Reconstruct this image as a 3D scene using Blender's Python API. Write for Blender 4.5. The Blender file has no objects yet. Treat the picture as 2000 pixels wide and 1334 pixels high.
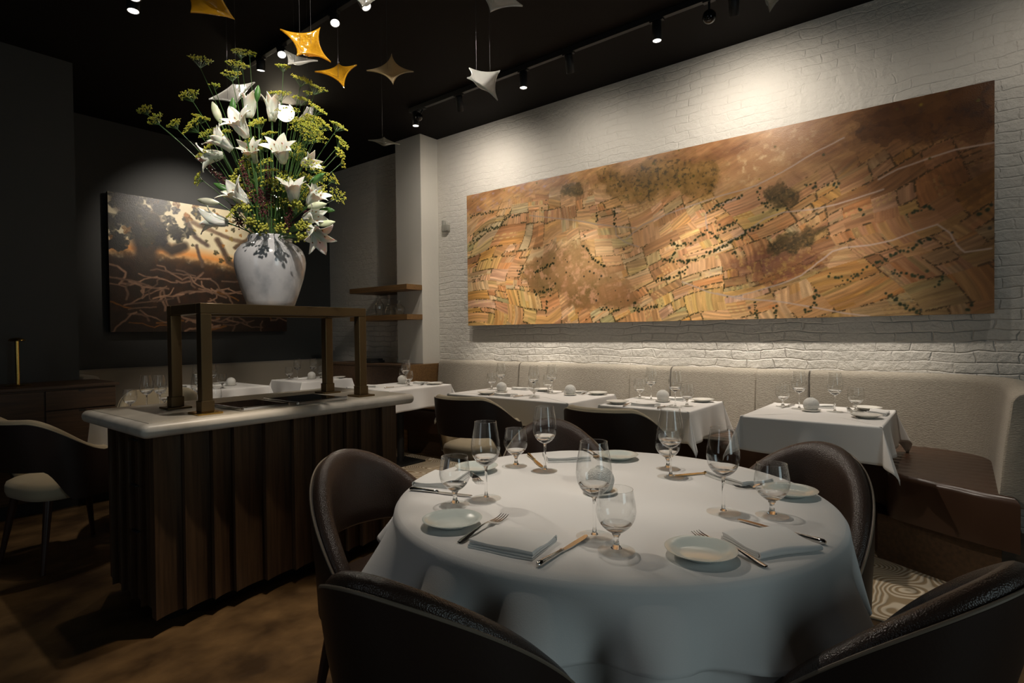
import bpy, bmesh, math, random
import numpy as np
from mathutils import Vector, Matrix, Euler

scene = bpy.context.scene
C = scene.collection
PI = math.pi
rnd = random.Random(7)

# ------------------------------------------------------------------ camera
cam_data = bpy.data.cameras.new('camera')
cam_data.sensor_width = 36.0
cam_data.lens = 1101.88 / 2000.0 * 36.0
cam_data.clip_start = 0.02
cam_data.clip_end = 60
cam = bpy.data.objects.new('camera', cam_data)
C.objects.link(cam)
_r = Vector((0.62371, -0.78158, -0.01102)); _u = Vector((0.01803, 0.0003, 0.99984)); _f = Vector((0.78145, 0.62381, -0.01428))
cam.matrix_world = Matrix(((_r.x, _u.x, -_f.x, 0.0), (_r.y, _u.y, -_f.y, 0.0), (_r.z, _u.z, -_f.z, 1.25), (0, 0, 0, 1)))
scene.camera = cam

# ------------------------------------------------------------------ exposure and world (dim cool daylight from the open end of the room)
vs = scene.view_settings
scene.display_settings.display_device = 'sRGB'
vs.view_transform = 'Standard'
vs.look = 'None'
vs.gamma = 1.0
vs.use_curve_mapping = False
vs.exposure = 0.0
world = bpy.data.worlds.new('world')
scene.world = world
world.use_nodes = True
bg = world.node_tree.nodes['Background']
bg.inputs['Color'].default_value = (0.62, 0.82, 1.0, 1)
bg.inputs['Strength'].default_value = 0.25
scene.cycles.transparent_max_bounces = 24
scene.cycles.max_bounces = 10
scene.cycles.transmission_bounces = 10

WARM = (1.0, 0.80, 0.58)
NEUT = (1.0, 0.90, 0.78)

def spot(loc, target, power, angle, blend=0.6, col=NEUT, radius=0.03, name='spot_lamp'):
    d = bpy.data.lights.new(name, 'SPOT')
    d.energy = power; d.color = col; d.spot_size = math.radians(angle); d.spot_blend = blend; d.shadow_soft_size = radius
    o = bpy.data.objects.new(name, d); C.objects.link(o)
    o.location = loc
    o.rotation_euler = (Vector(target) - Vector(loc)).to_track_quat('-Z', 'Y').to_euler()
    return o

# wall washers on the track (tilted heads)
spot((3.80, 3.76, 3.24), (4.6, 4.05, 2.25), 44, 150, 1.0, NEUT, 0.03)
spot((3.80, 2.56, 3.24), (4.6, 2.70, 2.1), 22, 150, 1.0, NEUT, 0.03)
spot((3.80, 1.28, 3.24), (4.6, 1.32, 2.25), 52, 150, 1.0, NEUT, 0.03)
spot((3.80, -0.55, 3.24), (4.6, -0.5, 2.0), 12, 150, 1.0, NEUT, 0.03)
# straight down track heads over the banquette tables
for yy, pw in ((4.22, 46), (2.88, 74), (1.69, 70), (0.70, 62)):
    spot((3.80, yy, 3.30), (3.92, yy, 0), pw, 76, 1.0, NEUT, 0.03)
for yy, pw in ((3.62, 190), (2.75, 180), (1.69, 210), (0.70, 170)):
    spot((3.80, yy, 3.29), (4.60, yy, 0.88), pw, 40, 1.0, NEUT, 0.03)
# over the round table
spot((1.75, 1.15, 3.40), (1.76, 1.14, 0), 150, 46, 1.0, NEUT, 0.04, 'table_spot')
# on the flowers and the vase
spot((0.62, 1.15, 3.44), (1.53, 2.84, 2.0), 230, 38, 0.9, NEUT, 0.03)
spot((1.60, 2.25, 3.44), (1.60, 2.75, 0.9), 95, 60, 0.9, NEUT, 0.03)
spot((2.27, 3.96, 3.34), (1.55, 2.85, 2.25), 130, 46, 0.8, NEUT, 0.03)
# on the hanging white star, from the brightest head
spot((2.36, 3.00, 3.34), (2.47, 2.18, 2.72), 190, 32, 0.8, NEUT, 0.03)
spot((1.34, 4.10, 3.37), (1.57, 3.30, 2.66), 70, 34, 0.8, NEUT, 0.03)
spot((2.94, 5.13, 3.38), (1.62, 3.00, 2.35), 75, 26, 0.9, WARM, 0.05)
# counter front and floor
spot((1.52, 2.02, 3.44), (1.08, 2.26, 0), 170, 24, 0.9, WARM, 0.03)
# back tables
spot((2.27, 4.05, 3.34), (2.55, 5.75, 0.75), 80, 34, 0.8, NEUT, 0.03)
spot((2.33, 4.34, 3.34), (3.70, 5.90, 0.75), 90, 34, 0.8, NEUT, 0.03)
spot((1.39, 4.27, 3.38), (1.55, 4.30, 0.75), 60, 40, 0.8, NEUT, 0.03)
spot((1.34, 4.12, 3.38), (0.55, 4.00, 0.0), 26, 46, 0.8, WARM, 0.03)
# on the tree painting
spot((2.98, 5.23, 3.30), (2.75, 6.85, 2.42), 170, 56, 1.0, NEUT, 0.03)
# daylight through the window behind the camera
wl = bpy.data.lights.new('daylight_and_fill', 'AREA')
wl.shape = 'RECTANGLE'; wl.size = 1.10; wl.size_y = 1.80; wl.energy = 15; wl.color = (0.74, 0.92, 0.95)
wo = bpy.data.objects.new('daylight_and_fill', wl); C.objects.link(wo)
wo.location = (0.65, -2.66, 1.65); wo.rotation_euler = (math.radians(90), 0, 0)
side_fill = bpy.data.lights.new('daylight_and_fill', 'AREA')  # weak side fill, added to brighten counter end and near chair back
side_fill.shape = 'RECTANGLE'; side_fill.size = 1.00; side_fill.size_y = 1.60; side_fill.energy = 5; side_fill.color = (0.85, 0.92, 0.95)
side_fill_obj = bpy.data.objects.new('daylight_and_fill', side_fill); C.objects.link(side_fill_obj)
side_fill_obj.location = (-2.66, 1.60, 1.65); side_fill_obj.rotation_euler = (math.radians(90), 0, math.radians(-90))

# ------------------------------------------------------------------ helpers
def thing(name, label, cat, loc=(0, 0, 0), rotz=0.0, group=None):
    o = bpy.data.objects.new(name, None); C.objects.link(o)
    o.empty_display_size = 0.05
    o.location = loc; o.rotation_euler = (0, 0, rotz)
    o['label'] = label; o['category'] = cat
    if group: o['group'] = group
    return o

def tag(o, label, cat, group=None, kind=None):
    o['label'] = label; o['category'] = cat
    if group: o['group'] = group
    if kind: o['kind'] = kind
    return o

def struct(o):
    o['kind'] = 'structure'
    return o

def mesh_from(name, verts, faces, mats, smooth=True, angle=40, fmat=None):
    me = bpy.data.meshes.new(name)
    me.from_pydata([tuple(v) for v in verts], [], [tuple(f) for f in faces])
    for m in (mats if isinstance(mats, (list, tuple)) else [mats]):
        me.materials.append(m)
    if fmat is not None:
        me.polygons.foreach_set('material_index', fmat)
    bm = bmesh.new(); bm.from_mesh(me)
    bmesh.ops.recalc_face_normals(bm, faces=bm.faces)
    bm.to_mesh(me); bm.free()
    if smooth:
        me.polygons.foreach_set('use_smooth', [True] * len(me.polygons))
        me.set_sharp_from_angle(angle=math.radians(angle))
    me.update()
    return me

def link(name, me, parent=None, loc=None, rot=None):
    o = bpy.data.objects.new(name, me); C.objects.link(o)
    if parent: o.parent = parent
    if loc is not None: o.location = loc
    if rot is not None: o.rotation_euler = rot
    return o

class MB:
    """collects shapes into one mesh"""
    def __init__(s): s.v = []; s.f = []; s.m = []
    def add(s, v, f, mi=0):
        n = len(s.v); s.v += [tuple(p) for p in v]; s.f += [tuple(i + n for i in q) for q in f]; s.m += [mi] * len(f)
        return s
    def box(s, a, b, bev=0.0, mi=0, seg=2):
        bm = bmesh.new()
        bmesh.ops.create_cube(bm, size=1)
        for v in bm.verts:
            v.co = Vector([a[i] + (b[i] - a[i]) * (v.co[i] + .5) for i in range(3)])
        if bev > 0:
            bmesh.ops.bevel(bm, geom=list(bm.edges), offset=bev, segments=seg, profile=0.5, affect='EDGES')
        bm.verts.index_update()
        s.add([v.co[:] for v in bm.verts], [[v.index for v in f.verts] for f in bm.faces], mi); bm.free()
        return s
    def tube(s, pts, rad, n=8, mi=0, cap=True):
        pts = [Vector(p) for p in pts]
        if not isinstance(rad, (list, tuple)): rad = [rad] * len(pts)
        rings = []; up = None
        for i, p in enumerate(pts):
            t = (pts[min(i + 1, len(pts) - 1)] - pts[max(i - 1, 0)])
            if t.length < 1e-9: t = Vector((0, 0, 1))
            t.normalize()
            if up is None:
                up = Vector((1, 0, 0)) if abs(t.x) < .8 else Vector((0, 1, 0))
            up = (up - t * up.dot(t))
            if up.length < 1e-6: up = t.orthogonal()
            up.normalize(); w = t.cross(up)
            rings.append([p + (up * math.cos(2 * PI * k / n) + w * math.sin(2 * PI * k / n)) * rad[i] for k in range(n)])
        v = [q for r_ in rings for q in r_]; f = []
        for i in range(len(rings) - 1):
            for k in range(n):
                f.append((i * n + k, i * n + (k + 1) % n, (i + 1) * n + (k + 1) % n, (i + 1) * n + k))
        if cap:
            f.append(tuple(range(n))[::-1]); f.append(tuple((len(rings) - 1) * n + k for k in range(n)))
        return s.add(v, f, mi)
    def lathe(s, prof, n=32, c=(0, 0, 0), mi=0, closed=False):
        v = []; idx = []
        for (r_, z) in prof:
            if r_ < 1e-6:
                idx.append([len(v)] * n); v.append((c[0], c[1], c[2] + z))
            else:
                idx.append([len(v) + k for k in range(n)])
                v += [(c[0] + r_ * math.cos(2 * PI * k / n), c[1] + r_ * math.sin(2 * PI * k / n), c[2] + z) for k in range(n)]
        f = []
        m = len(prof)
        for i in range(m if closed else m - 1):
            a = idx[i]; b = idx[(i + 1) % m]
            for k in range(n):
                q = [a[k], a[(k + 1) % n], b[(k + 1) % n], b[k]]
                q2 = []
                for e in q:
                    if e not in q2: q2.append(e)
                if len(q2) > 2: f.append(tuple(q2))
        return s.add(v, f, mi)
    def ball(s, c, r_, sub=1, sc=(1, 1, 1), mi=0):
        bm = bmesh.new(); bmesh.ops.create_icosphere(bm, subdivisions=sub, radius=r_)
        bm.verts.index_update()
        s.add([(c[0] + v.co.x * sc[0], c[1] + v.co.y * sc[1], c[2] + v.co.z * sc[2]) for v in bm.verts], [[v.index for v in f.verts] for f in bm.faces], mi); bm.free()
        return s
    def grid(s, fn, nu, nv, mi=0, cu=False, cv=False):
        v = [fn(i / (nu if cu else nu - 1), j / (nv if cv else nv - 1)) for i in range(nu) for j in range(nv)]; f = []
        for i in range(nu if cu else nu - 1):
            for j in range(nv if cv else nv - 1):
                f.append((i * nv + j, ((i + 1) % nu) * nv + j, ((i + 1) % nu) * nv + (j + 1) % nv, i * nv + (j + 1) % nv))
        return s.add(v, f, mi)
    def prism(s, poly, z0, z1, mi=0):
        n = len(poly); v = [(x, y, z0) for x, y in poly] + [(x, y, z1) for x, y in poly]
        f = [tuple(range(n))[::-1], tuple(range(n, 2 * n))] + [(i, (i + 1) % n, n + (i + 1) % n, n + i) for i in range(n)]
        return s.add(v, f, mi)
    def xform(s, M): s.v = [tuple(M @ Vector(p)) for p in s.v]; return s
    def mesh(s, name, mats, smooth=True, angle=40): return mesh_from(name, s.v, s.f, mats, smooth, angle, s.m)
    def obj(s, name, mats, parent=None, smooth=True, angle=40, loc=None, rot=None):
        return link(name, s.mesh(name, mats, smooth, angle), parent, loc, rot)

def dup(root, loc, rotz=0.0, label=None, group=None):
    r = root.copy(); C.objects.link(r); r.location = loc; r.rotation_euler = (0, 0, rotz)
    if label: r['label'] = label
    if group: r['group'] = group
    elif 'group' in r.keys() and group == '': del r['group']
    for ch in list(root.children):
        c = ch.copy(); C.objects.link(c); c.parent = r
        for g in list(ch.children):
            d = g.copy(); C.objects.link(d); d.parent = c
    return r

class Proto:
    """the first placing moves the built thing itself, every later one copies it with its parts"""
    def __init__(s, root): s.root = root; s.used = False
    def put(s, loc, rotz, label, group=None):
        if not s.used:
            s.used = True; o = s.root
            o.location = loc; o.rotation_euler = (0, 0, rotz); o['label'] = label
            if group: o['group'] = group
            return o
        o = dup(s.root, loc, rotz, label, group)
        return o

# ------------------------------------------------------------------ materials
def smooth01(x): x = min(1, max(0, x)); return x * x * (3 - 2 * x)

def mat(name, col, rough=0.5, metal=0.0, spec=0.5, bump=None, var=None, coat=0.0, sheen=0.0, trans=0.0, ior=1.45, sss=0.0):
    m = bpy.data.materials.new(name); m.use_nodes = True
    nt = m.node_tree; p = nt.nodes['Principled BSDF']
    p.inputs['Base Color'].default_value = (*col, 1); p.inputs['Roughness'].default_value = rough
    p.inputs['Metallic'].default_value = metal; p.inputs['Specular IOR Level'].default_value = spec
    p.inputs['Coat Weight'].default_value = coat; p.inputs['Sheen Weight'].default_value = sheen
    p.inputs['Transmission Weight'].default_value = trans; p.inputs['IOR'].default_value = ior
    if sss: p.inputs['Subsurface Weight'].default_value = sss; p.inputs['Subsurface Scale'].default_value = 0.01
    tc = nt.nodes.new('ShaderNodeTexCoord')
    if var:
        sc, col2, lo, hi = var[:4]; stretch = var[4] if len(var) > 4 else (1, 1, 1)
        mp = nt.nodes.new('ShaderNodeMapping'); mp.inputs['Scale'].default_value = stretch
        nz = nt.nodes.new('ShaderNodeTexNoise'); nz.inputs['Scale'].default_value = sc; nz.inputs['Detail'].default_value = 6
        rp = nt.nodes.new('ShaderNodeValToRGB'); rp.color_ramp.elements[0].position = lo; rp.color_ramp.elements[1].position = hi
        rp.color_ramp.elements[0].color = (*col, 1); rp.color_ramp.elements[1].color = (*col2, 1)
        nt.links.new(tc.outputs['Object'], mp.inputs['Vector']); nt.links.new(mp.outputs['Vector'], nz.inputs['Vector'])
        nt.links.new(nz.outputs['Fac'], rp.inputs['Fac']); nt.links.new(rp.outputs['Color'], p.inputs['Base Color'])
    if bump:
        kind, sc, st, dist = bump[:4]; stretch = bump[4] if len(bump) > 4 else (1, 1, 1)
        mp = nt.nodes.new('ShaderNodeMapping'); mp.inputs['Scale'].default_value = stretch
        nt.links.new(tc.outputs['Object'], mp.inputs['Vector'])
        if kind == 'noise':
            t = nt.nodes.new('ShaderNodeTexNoise'); t.inputs['Scale'].default_value = sc; t.inputs['Detail'].default_value = 4; o = t.outputs['Fac']
        elif kind == 'voronoi':
            t = nt.nodes.new('ShaderNodeTexVoronoi'); t.inputs['Scale'].default_value = sc; o = t.outputs['Distance']
        else:
            t = nt.nodes.new('ShaderNodeTexWave'); t.inputs['Scale'].default_value = sc; t.bands_direction = kind; o = t.outputs['Fac']; t.inputs['Distortion'].default_value = 0.6
        nt.links.new(mp.outputs['Vector'], t.inputs['Vector'])
        b = nt.nodes.new('ShaderNodeBump'); b.inputs['Strength'].default_value = st; b.inputs['Distance'].default_value = dist
        nt.links.new(o, b.inputs['Height']); nt.links.new(b.outputs['Normal'], p.inputs['Normal'])
    return m

def emis(name, col, strength):
    m = bpy.data.materials.new(name); m.use_nodes = True
    p = m.node_tree.nodes['Principled BSDF']
    p.inputs['Base Color'].default_value = (0, 0, 0, 1)
    p.inputs['Emission Color'].default_value = (*col, 1); p.inputs['Emission Strength'].default_value = strength
    return m

def glass_mat(name, thin, edge=0.75):
    """solid glass, or a thin blown wall: straight through plus mirror reflection by angle"""
    m = bpy.data.materials.new(name); m.use_nodes = True
    nt = m.node_tree; nt.nodes.remove(nt.nodes['Principled BSDF']); out = nt.nodes['Material Output']
    if not thin:
        g = nt.nodes.new('ShaderNodeBsdfGlass'); g.inputs['IOR'].default_value = 1.46; g.inputs['Roughness'].default_value = 0.0
        nt.links.new(g.outputs[0], out.inputs['Surface']); return m
    t = nt.nodes.new('ShaderNodeBsdfTransparent'); t.inputs['Color'].default_value = (0.985, 0.99, 0.986, 1)
    g = nt.nodes.new('ShaderNodeBsdfGlossy'); g.inputs['Roughness'].default_value = 0.015
    lw = nt.nodes.new('ShaderNodeLayerWeight'); lw.inputs['Blend'].default_value = 0.5
    pw = nt.nodes.new('ShaderNodeMath'); pw.operation = 'POWER'; pw.inputs[1].default_value = 2.2; nt.links.new(lw.outputs['Facing'], pw.inputs[0])
    fr = nt.nodes.new('ShaderNodeMapRange'); fr.inputs['To Min'].default_value = 0.075; fr.inputs['To Max'].default_value = edge; nt.links.new(pw.outputs[0], fr.inputs['Value'])
    mx = nt.nodes.new('ShaderNodeMixShader')
    nt.links.new(fr.outputs[0], mx.inputs['Fac']); nt.links.new(t.outputs[0], mx.inputs[1]); nt.links.new(g.outputs[0], mx.inputs[2]); nt.links.new(mx.outputs[0], out.inputs['Surface'])
    return m

def opal_mat(name, col, trans_w, rough, transl):
    """thin cast glass: principled glass mixed with light scattered through it"""
    m = bpy.data.materials.new(name); m.use_nodes = True
    nt = m.node_tree; p = nt.nodes['Principled BSDF']; out = nt.nodes['Material Output']
    p.inputs['Base Color'].default_value = (*col, 1); p.inputs['Roughness'].default_value = rough
    p.inputs['Transmission Weight'].default_value = trans_w; p.inputs['Coat Weight'].default_value = 0.6; p.inputs['Coat Roughness'].default_value = 0.06
    t = nt.nodes.new('ShaderNodeBsdfTranslucent'); t.inputs['Color'].default_value = (*col, 1)
    mx = nt.nodes.new('ShaderNodeMixShader'); mx.inputs['Fac'].default_value = transl
    tc = nt.nodes.new('ShaderNodeTexCoord'); nz = nt.nodes.new('ShaderNodeTexNoise'); nz.inputs['Scale'].default_value = 18; nz.inputs['Detail'].default_value = 3
    b = nt.nodes.new('ShaderNodeBump'); b.inputs['Strength'].default_value = 0.5; b.inputs['Distance'].default_value = 0.03
    nt.links.new(tc.outputs['Object'], nz.inputs['Vector']); nt.links.new(nz.outputs['Fac'], b.inputs['Height']); nt.links.new(b.outputs['Normal'], p.inputs['Normal'])
    nt.links.new(p.outputs[0], mx.inputs[1]); nt.links.new(t.outputs[0], mx.inputs[2]); nt.links.new(mx.outputs[0], out.inputs['Surface'])
    return m

def brick_mat():
    m = bpy.data.materials.new('painted_white_brick'); m.use_nodes = True
    nt = m.node_tree; p = nt.nodes['Principled BSDF']; L = nt.links.new
    p.inputs['Roughness'].default_value = 0.55
    tc = nt.nodes.new('ShaderNodeTexCoord'); sp = nt.nodes.new('ShaderNodeSeparateXYZ'); cb = nt.nodes.new('ShaderNodeCombineXYZ')
    L(tc.outputs['Object'], sp.inputs[0])
    w = nt.nodes.new('ShaderNodeTexNoise'); w.inputs['Scale'].default_value = 3.5; w.inputs['Detail'].default_value = 5
    L(tc.outputs['Object'], w.inputs['Vector'])
    def wob(src, amt):
        a = nt.nodes.new('ShaderNodeMath'); a.operation = 'MULTIPLY_ADD'; a.inputs[1].default_value = amt
        L(w.outputs['Fac'], a.inputs[0]); L(src, a.inputs[2]); return a.outputs[0]
    yy = nt.nodes.new('ShaderNodeMath'); yy.operation = 'ADD'; L(sp.outputs['X'], yy.inputs[0]); L(sp.outputs['Y'], yy.inputs[1])
    L(wob(yy.outputs[0], 0.16), cb.inputs['X']); L(wob(sp.outputs['Z'], 0.075), cb.inputs['Y'])
    br = nt.nodes.new('ShaderNodeTexBrick'); br.inputs['Scale'].default_value = 1.0; br.inputs['Brick Width'].default_value = 0.215; br.inputs['Row Height'].default_value = 0.067
    br.inputs['Mortar Size'].default_value = 0.007; br.inputs['Mortar Smooth'].default_value = 0.9
    L(cb.outputs[0], br.inputs['Vector'])
    n2 = nt.nodes.new('ShaderNodeTexNoise'); n2.inputs['Scale'].default_value = 16; n2.inputs['Detail'].default_value = 7; n2.inputs['Roughness'].default_value = 0.6
    L(tc.outputs['Object'], n2.inputs['Vector'])
    n3 = nt.nodes.new('ShaderNodeTexNoise'); n3.inputs['Scale'].default_value = 1.3; n3.inputs['Detail'].default_value = 2
    L(tc.outputs['Object'], n3.inputs['Vector'])
    # paint fills the joints in places
    fill = nt.nodes.new('ShaderNodeMapRange'); fill.inputs['From Min'].default_value = 0.35; fill.inputs['From Max'].default_value = 0.62
    fill.inputs['To Min'].default_value = 0.1; fill.inputs['To Max'].default_value = 1.0
    L(n3.outputs['Fac'], fill.inputs['Value'])
    # thicker coats of paint higher up the wall
    hz = nt.nodes.new('ShaderNodeMapRange'); hz.inputs['From Min'].default_value = 1.1; hz.inputs['From Max'].default_value = 2.3
    hz.inputs['To Min'].default_value = 1.0; hz.inputs['To Max'].default_value = 0.30
    L(sp.outputs['Z'], hz.inputs['Value'])
    m0 = nt.nodes.new('ShaderNodeMath'); m0.operation = 'MULTIPLY'; L(hz.outputs[0], m0.inputs[0]); L(fill.outputs[0], m0.inputs[1])
    mm = nt.nodes.new('ShaderNodeMath'); mm.operation = 'MULTIPLY'; L(br.outputs['Fac'], mm.inputs[0]); L(m0.outputs[0], mm.inputs[1])
    h = nt.nodes.new('ShaderNodeMath'); h.operation = 'MULTIPLY_ADD'; h.inputs[1].default_value = -0.75; L(mm.outputs[0], h.inputs[0]); L(n2.outputs['Fac'], h.inputs[2])
    bp = nt.nodes.new('ShaderNodeBump'); bp.inputs['Strength'].default_value = 0.75; bp.inputs['Distance'].default_value = 0.022
    L(h.outputs[0], bp.inputs['Height']); L(bp.outputs['Normal'], p.inputs['Normal'])
    p.inputs['Base Color'].default_value = (0.72, 0.685, 0.62, 1)
    return m

def rug_mat():
    m = bpy.data.materials.new('swirl_carpet'); m.use_nodes = True
    nt = m.node_tree; p = nt.nodes['Principled BSDF']; L = nt.links.new
    p.inputs['Roughness'].default_value = 0.95; p.inputs['Specular IOR Level'].default_value = 0.1
    tc = nt.nodes.new('ShaderNodeTexCoord'); n = nt.nodes.new('ShaderNodeTexNoise'); n.inputs['Scale'].default_value = 3.0; n.inputs['Detail'].default_value = 0.6
    L(tc.outputs['Object'], n.inputs['Vector'])
    a = nt.nodes.new('ShaderNodeMath'); a.operation = 'MULTIPLY'; a.inputs[1].default_value = 210; L(n.outputs['Fac'], a.inputs[0])
    b = nt.nodes.new('ShaderNodeMath'); b.operation = 'SINE'; L(a.outputs[0], b.inputs[0])
    r = nt.nodes.new('ShaderNodeValToRGB'); r.color_ramp.elements[0].position = 0.25; r.color_ramp.elements[1].position = 0.75
    r.color_ramp.elements[0].color = (0.34, 0.25, 0.15, 1); r.color_ramp.elements[1].color = (0.66, 0.56, 0.42, 1)
    mr = nt.nodes.new('ShaderNodeMapRange'); mr.inputs['From Min'].default_value = -1; mr.inputs['From Max'].default_value = 1
    L(b.outputs[0], mr.inputs['Value']); L(mr.outputs[0], r.inputs['Fac']); L(r.outputs['Color'], p.inputs['Base Color'])
    bm_ = nt.nodes.new('ShaderNodeBump'); bm_.inputs['Strength'].default_value = 0.5; bm_.inputs['Distance'].default_value = 0.01
    L(mr.outputs[0], bm_.inputs['Height']); L(bm_.outputs['Normal'], p.inputs['Normal'])
    return m

def paint_mat():
    m = bpy.data.materials.new('oil_paint'); m.use_nodes = True
    nt = m.node_tree; p = nt.nodes['Principled BSDF']; L = nt.links.new
    a = nt.nodes.new('ShaderNodeVertexColor'); a.layer_name = 'paint'
    L(a.outputs['Color'], p.inputs['Base Color']); p.inputs['Roughness'].default_value = 0.38
    tc = nt.nodes.new('ShaderNodeTexCoord'); n = nt.nodes.new('ShaderNodeTexNoise'); n.inputs['Scale'].default_value = 130; n.inputs['Detail'].default_value = 4
    b = nt.nodes.new('ShaderNodeBump'); b.inputs['Strength'].default_value = 0.3; b.inputs['Distance'].default_value = 0.004
    L(tc.outputs['Object'], n.inputs['Vector']); L(n.outputs['Fac'], b.inputs['Height']); L(b.outputs['Normal'], p.inputs['Normal'])
    return m

M_brick = brick_mat()
M_plaster = mat('white_plaster', (0.70, 0.67, 0.60), 0.7, bump=('noise', 30, 0.12, 0.01))
M_dark = mat('dark_grey_wall_paint', (0.042, 0.044, 0.042), 0.6, bump=('noise', 25, 0.10, 0.01))
M_ceil = mat('black_ceiling_paint', (0.0065, 0.0050, 0.0042), 0.8, spec=0.2)
M_floor = mat('brown_stained_concrete', (0.040, 0.022, 0.009), 0.40, bump=('noise', 9, 0.3, 0.02), var=(4.0, (0.15, 0.088, 0.036), 0.36, 0.66))
M_rug = rug_mat()
M_black = mat('black_metal', (0.012, 0.012, 0.012), 0.5)
M_cloth = mat('white_table_linen', (0.80, 0.78, 0.75), 0.85, spec=0.15, sheen=0.2, bump=('voronoi', 330, 0.10, 0.001))
M_napkin = mat('white_napkin_linen', (0.80, 0.79, 0.76), 0.9, spec=0.1, sheen=0.2, bump=('noise', 300, 0.2, 0.001))
M_leather = mat('brown_pebbled_leather', (0.046, 0.028, 0.020), 0.34, spec=0.55, bump=('voronoi', 330, 0.6, 0.0014))
M_leather_out = mat('dark_brown_smooth_leather', (0.034, 0.021, 0.016), 0.45, spec=0.4, bump=('noise', 140, 0.15, 0.002))
M_bench_leather = mat('brown_bench_leather', (0.058, 0.029, 0.017), 0.30, spec=0.5, bump=('X', 3.6, 0.25, 0.008))
M_cream = mat('cream_upholstery', (0.46, 0.39, 0.27), 0.8, spec=0.2, sheen=0.2, bump=('noise', 220, 0.2, 0.002))
M_piping = mat('taupe_piping', (0.21, 0.165, 0.12), 0.45)
M_linen_grey = mat('oatmeal_woven_upholstery', (0.40, 0.36, 0.295), 0.85, spec=0.15, sheen=0.2, bump=('noise', 62, 1.0, 0.007, (1, 1, 5)), var=(40, (0.32, 0.285, 0.23), 0.35, 0.7, (1, 1, 8)))
M_taupe = mat('taupe_upholstery', (0.26, 0.225, 0.175), 0.85, spec=0.15, sheen=0.2)
M_legwood = mat('dark_walnut_leg', (0.045, 0.020, 0.013), 0.4)
M_wood = mat('smoked_oak', (0.105, 0.062, 0.032), 0.5, bump=('noise', 26, 0.3, 0.004, (6, 6, 0.4)), var=(9, (0.052, 0.030, 0.017), 0.35, 0.68, (7, 7, 0.35)))
M_wood2 = mat('warm_oak', (0.23, 0.125, 0.045), 0.5, bump=('noise', 20, 0.2, 0.003, (8, 0.5, 8)), var=(8, (0.15, 0.08, 0.03), 0.35, 0.7, (8, 0.4, 8)))
M_sidewood = mat('sideboard_oak', (0.085, 0.046, 0.022), 0.5, var=(8, (0.05, 0.028, 0.014), 0.35, 0.7, (0.5, 7, 7)))
M_marble = mat('pale_rough_stone', (0.72, 0.67, 0.59), 0.38, bump=('noise', 14, 0.3, 0.006), var=(5, (0.44, 0.39, 0.32), 0.4, 0.72))
M_stonetop = mat('pale_honed_stone', (0.60, 0.55, 0.46), 0.3, var=(4, (0.50, 0.45, 0.37), 0.4, 0.7))
M_bronze = mat('brushed_bronze', (0.17, 0.115, 0.055), 0.42, metal=0.85, bump=('noise', 80, 0.08, 0.001))
M_brass = mat('polished_brass', (0.62, 0.40, 0.11), 0.22, metal=1.0)
M_steel = mat('polished_steel', (0.62, 0.60, 0.57), 0.14, metal=1.0)
M_gold = mat('gilded_steel', (0.62, 0.44, 0.20), 0.2, metal=1.0)
M_porc = mat('celadon_porcelain', (0.66, 0.71, 0.66), 0.16, spec=0.5, coat=0.4)
M_porc_w = mat('white_porcelain', (0.74, 0.72, 0.66), 0.2, spec=0.5, coat=0.3)
M_ball = mat('textured_bisque', (0.70, 0.69, 0.65), 0.85, bump=('voronoi', 230, 0.6, 0.004))
M_vase = mat('glazed_white_stoneware', (0.56, 0.56, 0.58), 0.2, spec=0.5, coat=0.5, bump=('noise', 60, 0.10, 0.004), var=(13, (0.36, 0.37, 0.40), 0.48, 0.78, (1.2, 1.2, 0.8)))
M_glass = glass_mat('clear_glass_solid', False)
M_thin = glass_mat('clear_glass_thin', True)
M_foot = glass_mat('clear_glass_foot', True, 0.22)
M_blackglass = mat('black_glass_plate', (0.006, 0.006, 0.006), 0.08)
M_chrome = mat('chrome_edge', (0.75, 0.75, 0.74), 0.12, metal=1.0)
M_amber = opal_mat('amber_cast_glass', (0.60, 0.34, 0.022), 0.5, 0.10, 0.25)
M_palegold = opal_mat('pale_gold_cast_glass', (0.66, 0.54, 0.34), 0.3, 0.15, 0.4)
M_opal = opal_mat('white_opal_glass', (0.82, 0.82, 0.80), 0.15, 0.2, 0.5)
M_smoke = opal_mat('clear_grey_cast_glass', (0.62, 0.62, 0.58), 0.6, 0.1, 0.25)
M_lamp = emis('lit_lens', (1.0, 0.93, 0.82), 9.0)
M_lamp_bright = emis('bright_lit_lens', (1.0, 0.85, 0.60), 60.0)
M_lamp_dim = emis('dim_lit_lens', (1.0, 0.93, 0.85), 1.6)
M_lily = mat('white_lily_petal', (0.80, 0.80, 0.74), 0.5, sss=0.15, var=(14, (0.72, 0.77, 0.58), 0.52, 0.75))
M_green = mat('leaf_green', (0.045, 0.14, 0.030), 0.4, var=(30, (0.09, 0.22, 0.05), 0.4, 0.7))
M_palebud = mat('pale_green_bud', (0.52, 0.60, 0.36), 0.45, var=(20, (0.72, 0.72, 0.58), 0.4, 0.65))
M_stem = mat('stem_green', (0.05, 0.12, 0.03), 0.5)
M_fennel = mat('fennel_yellow_green', (0.36, 0.42, 0.05), 0.6, var=(30, (0.58, 0.50, 0.05), 0.4, 0.65))
M_berry = mat('berry_yellow_green', (0.42, 0.42, 0.06), 0.5)
M_burg = mat('burgundy_plume', (0.085, 0.018, 0.020), 0.8)
M_anther = mat('rust_anther', (0.35, 0.13, 0.03), 0.7)
M_paint = paint_mat()
M_canvas = mat('canvas_edge', (0.06, 0.045, 0.035), 0.8)
M_grey = mat('grey_fixture_paint', (0.30, 0.29, 0.25), 0.5)
M_wire = mat('hanging_wire', (0.10, 0.10, 0.10), 0.4, metal=0.6)
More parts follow.
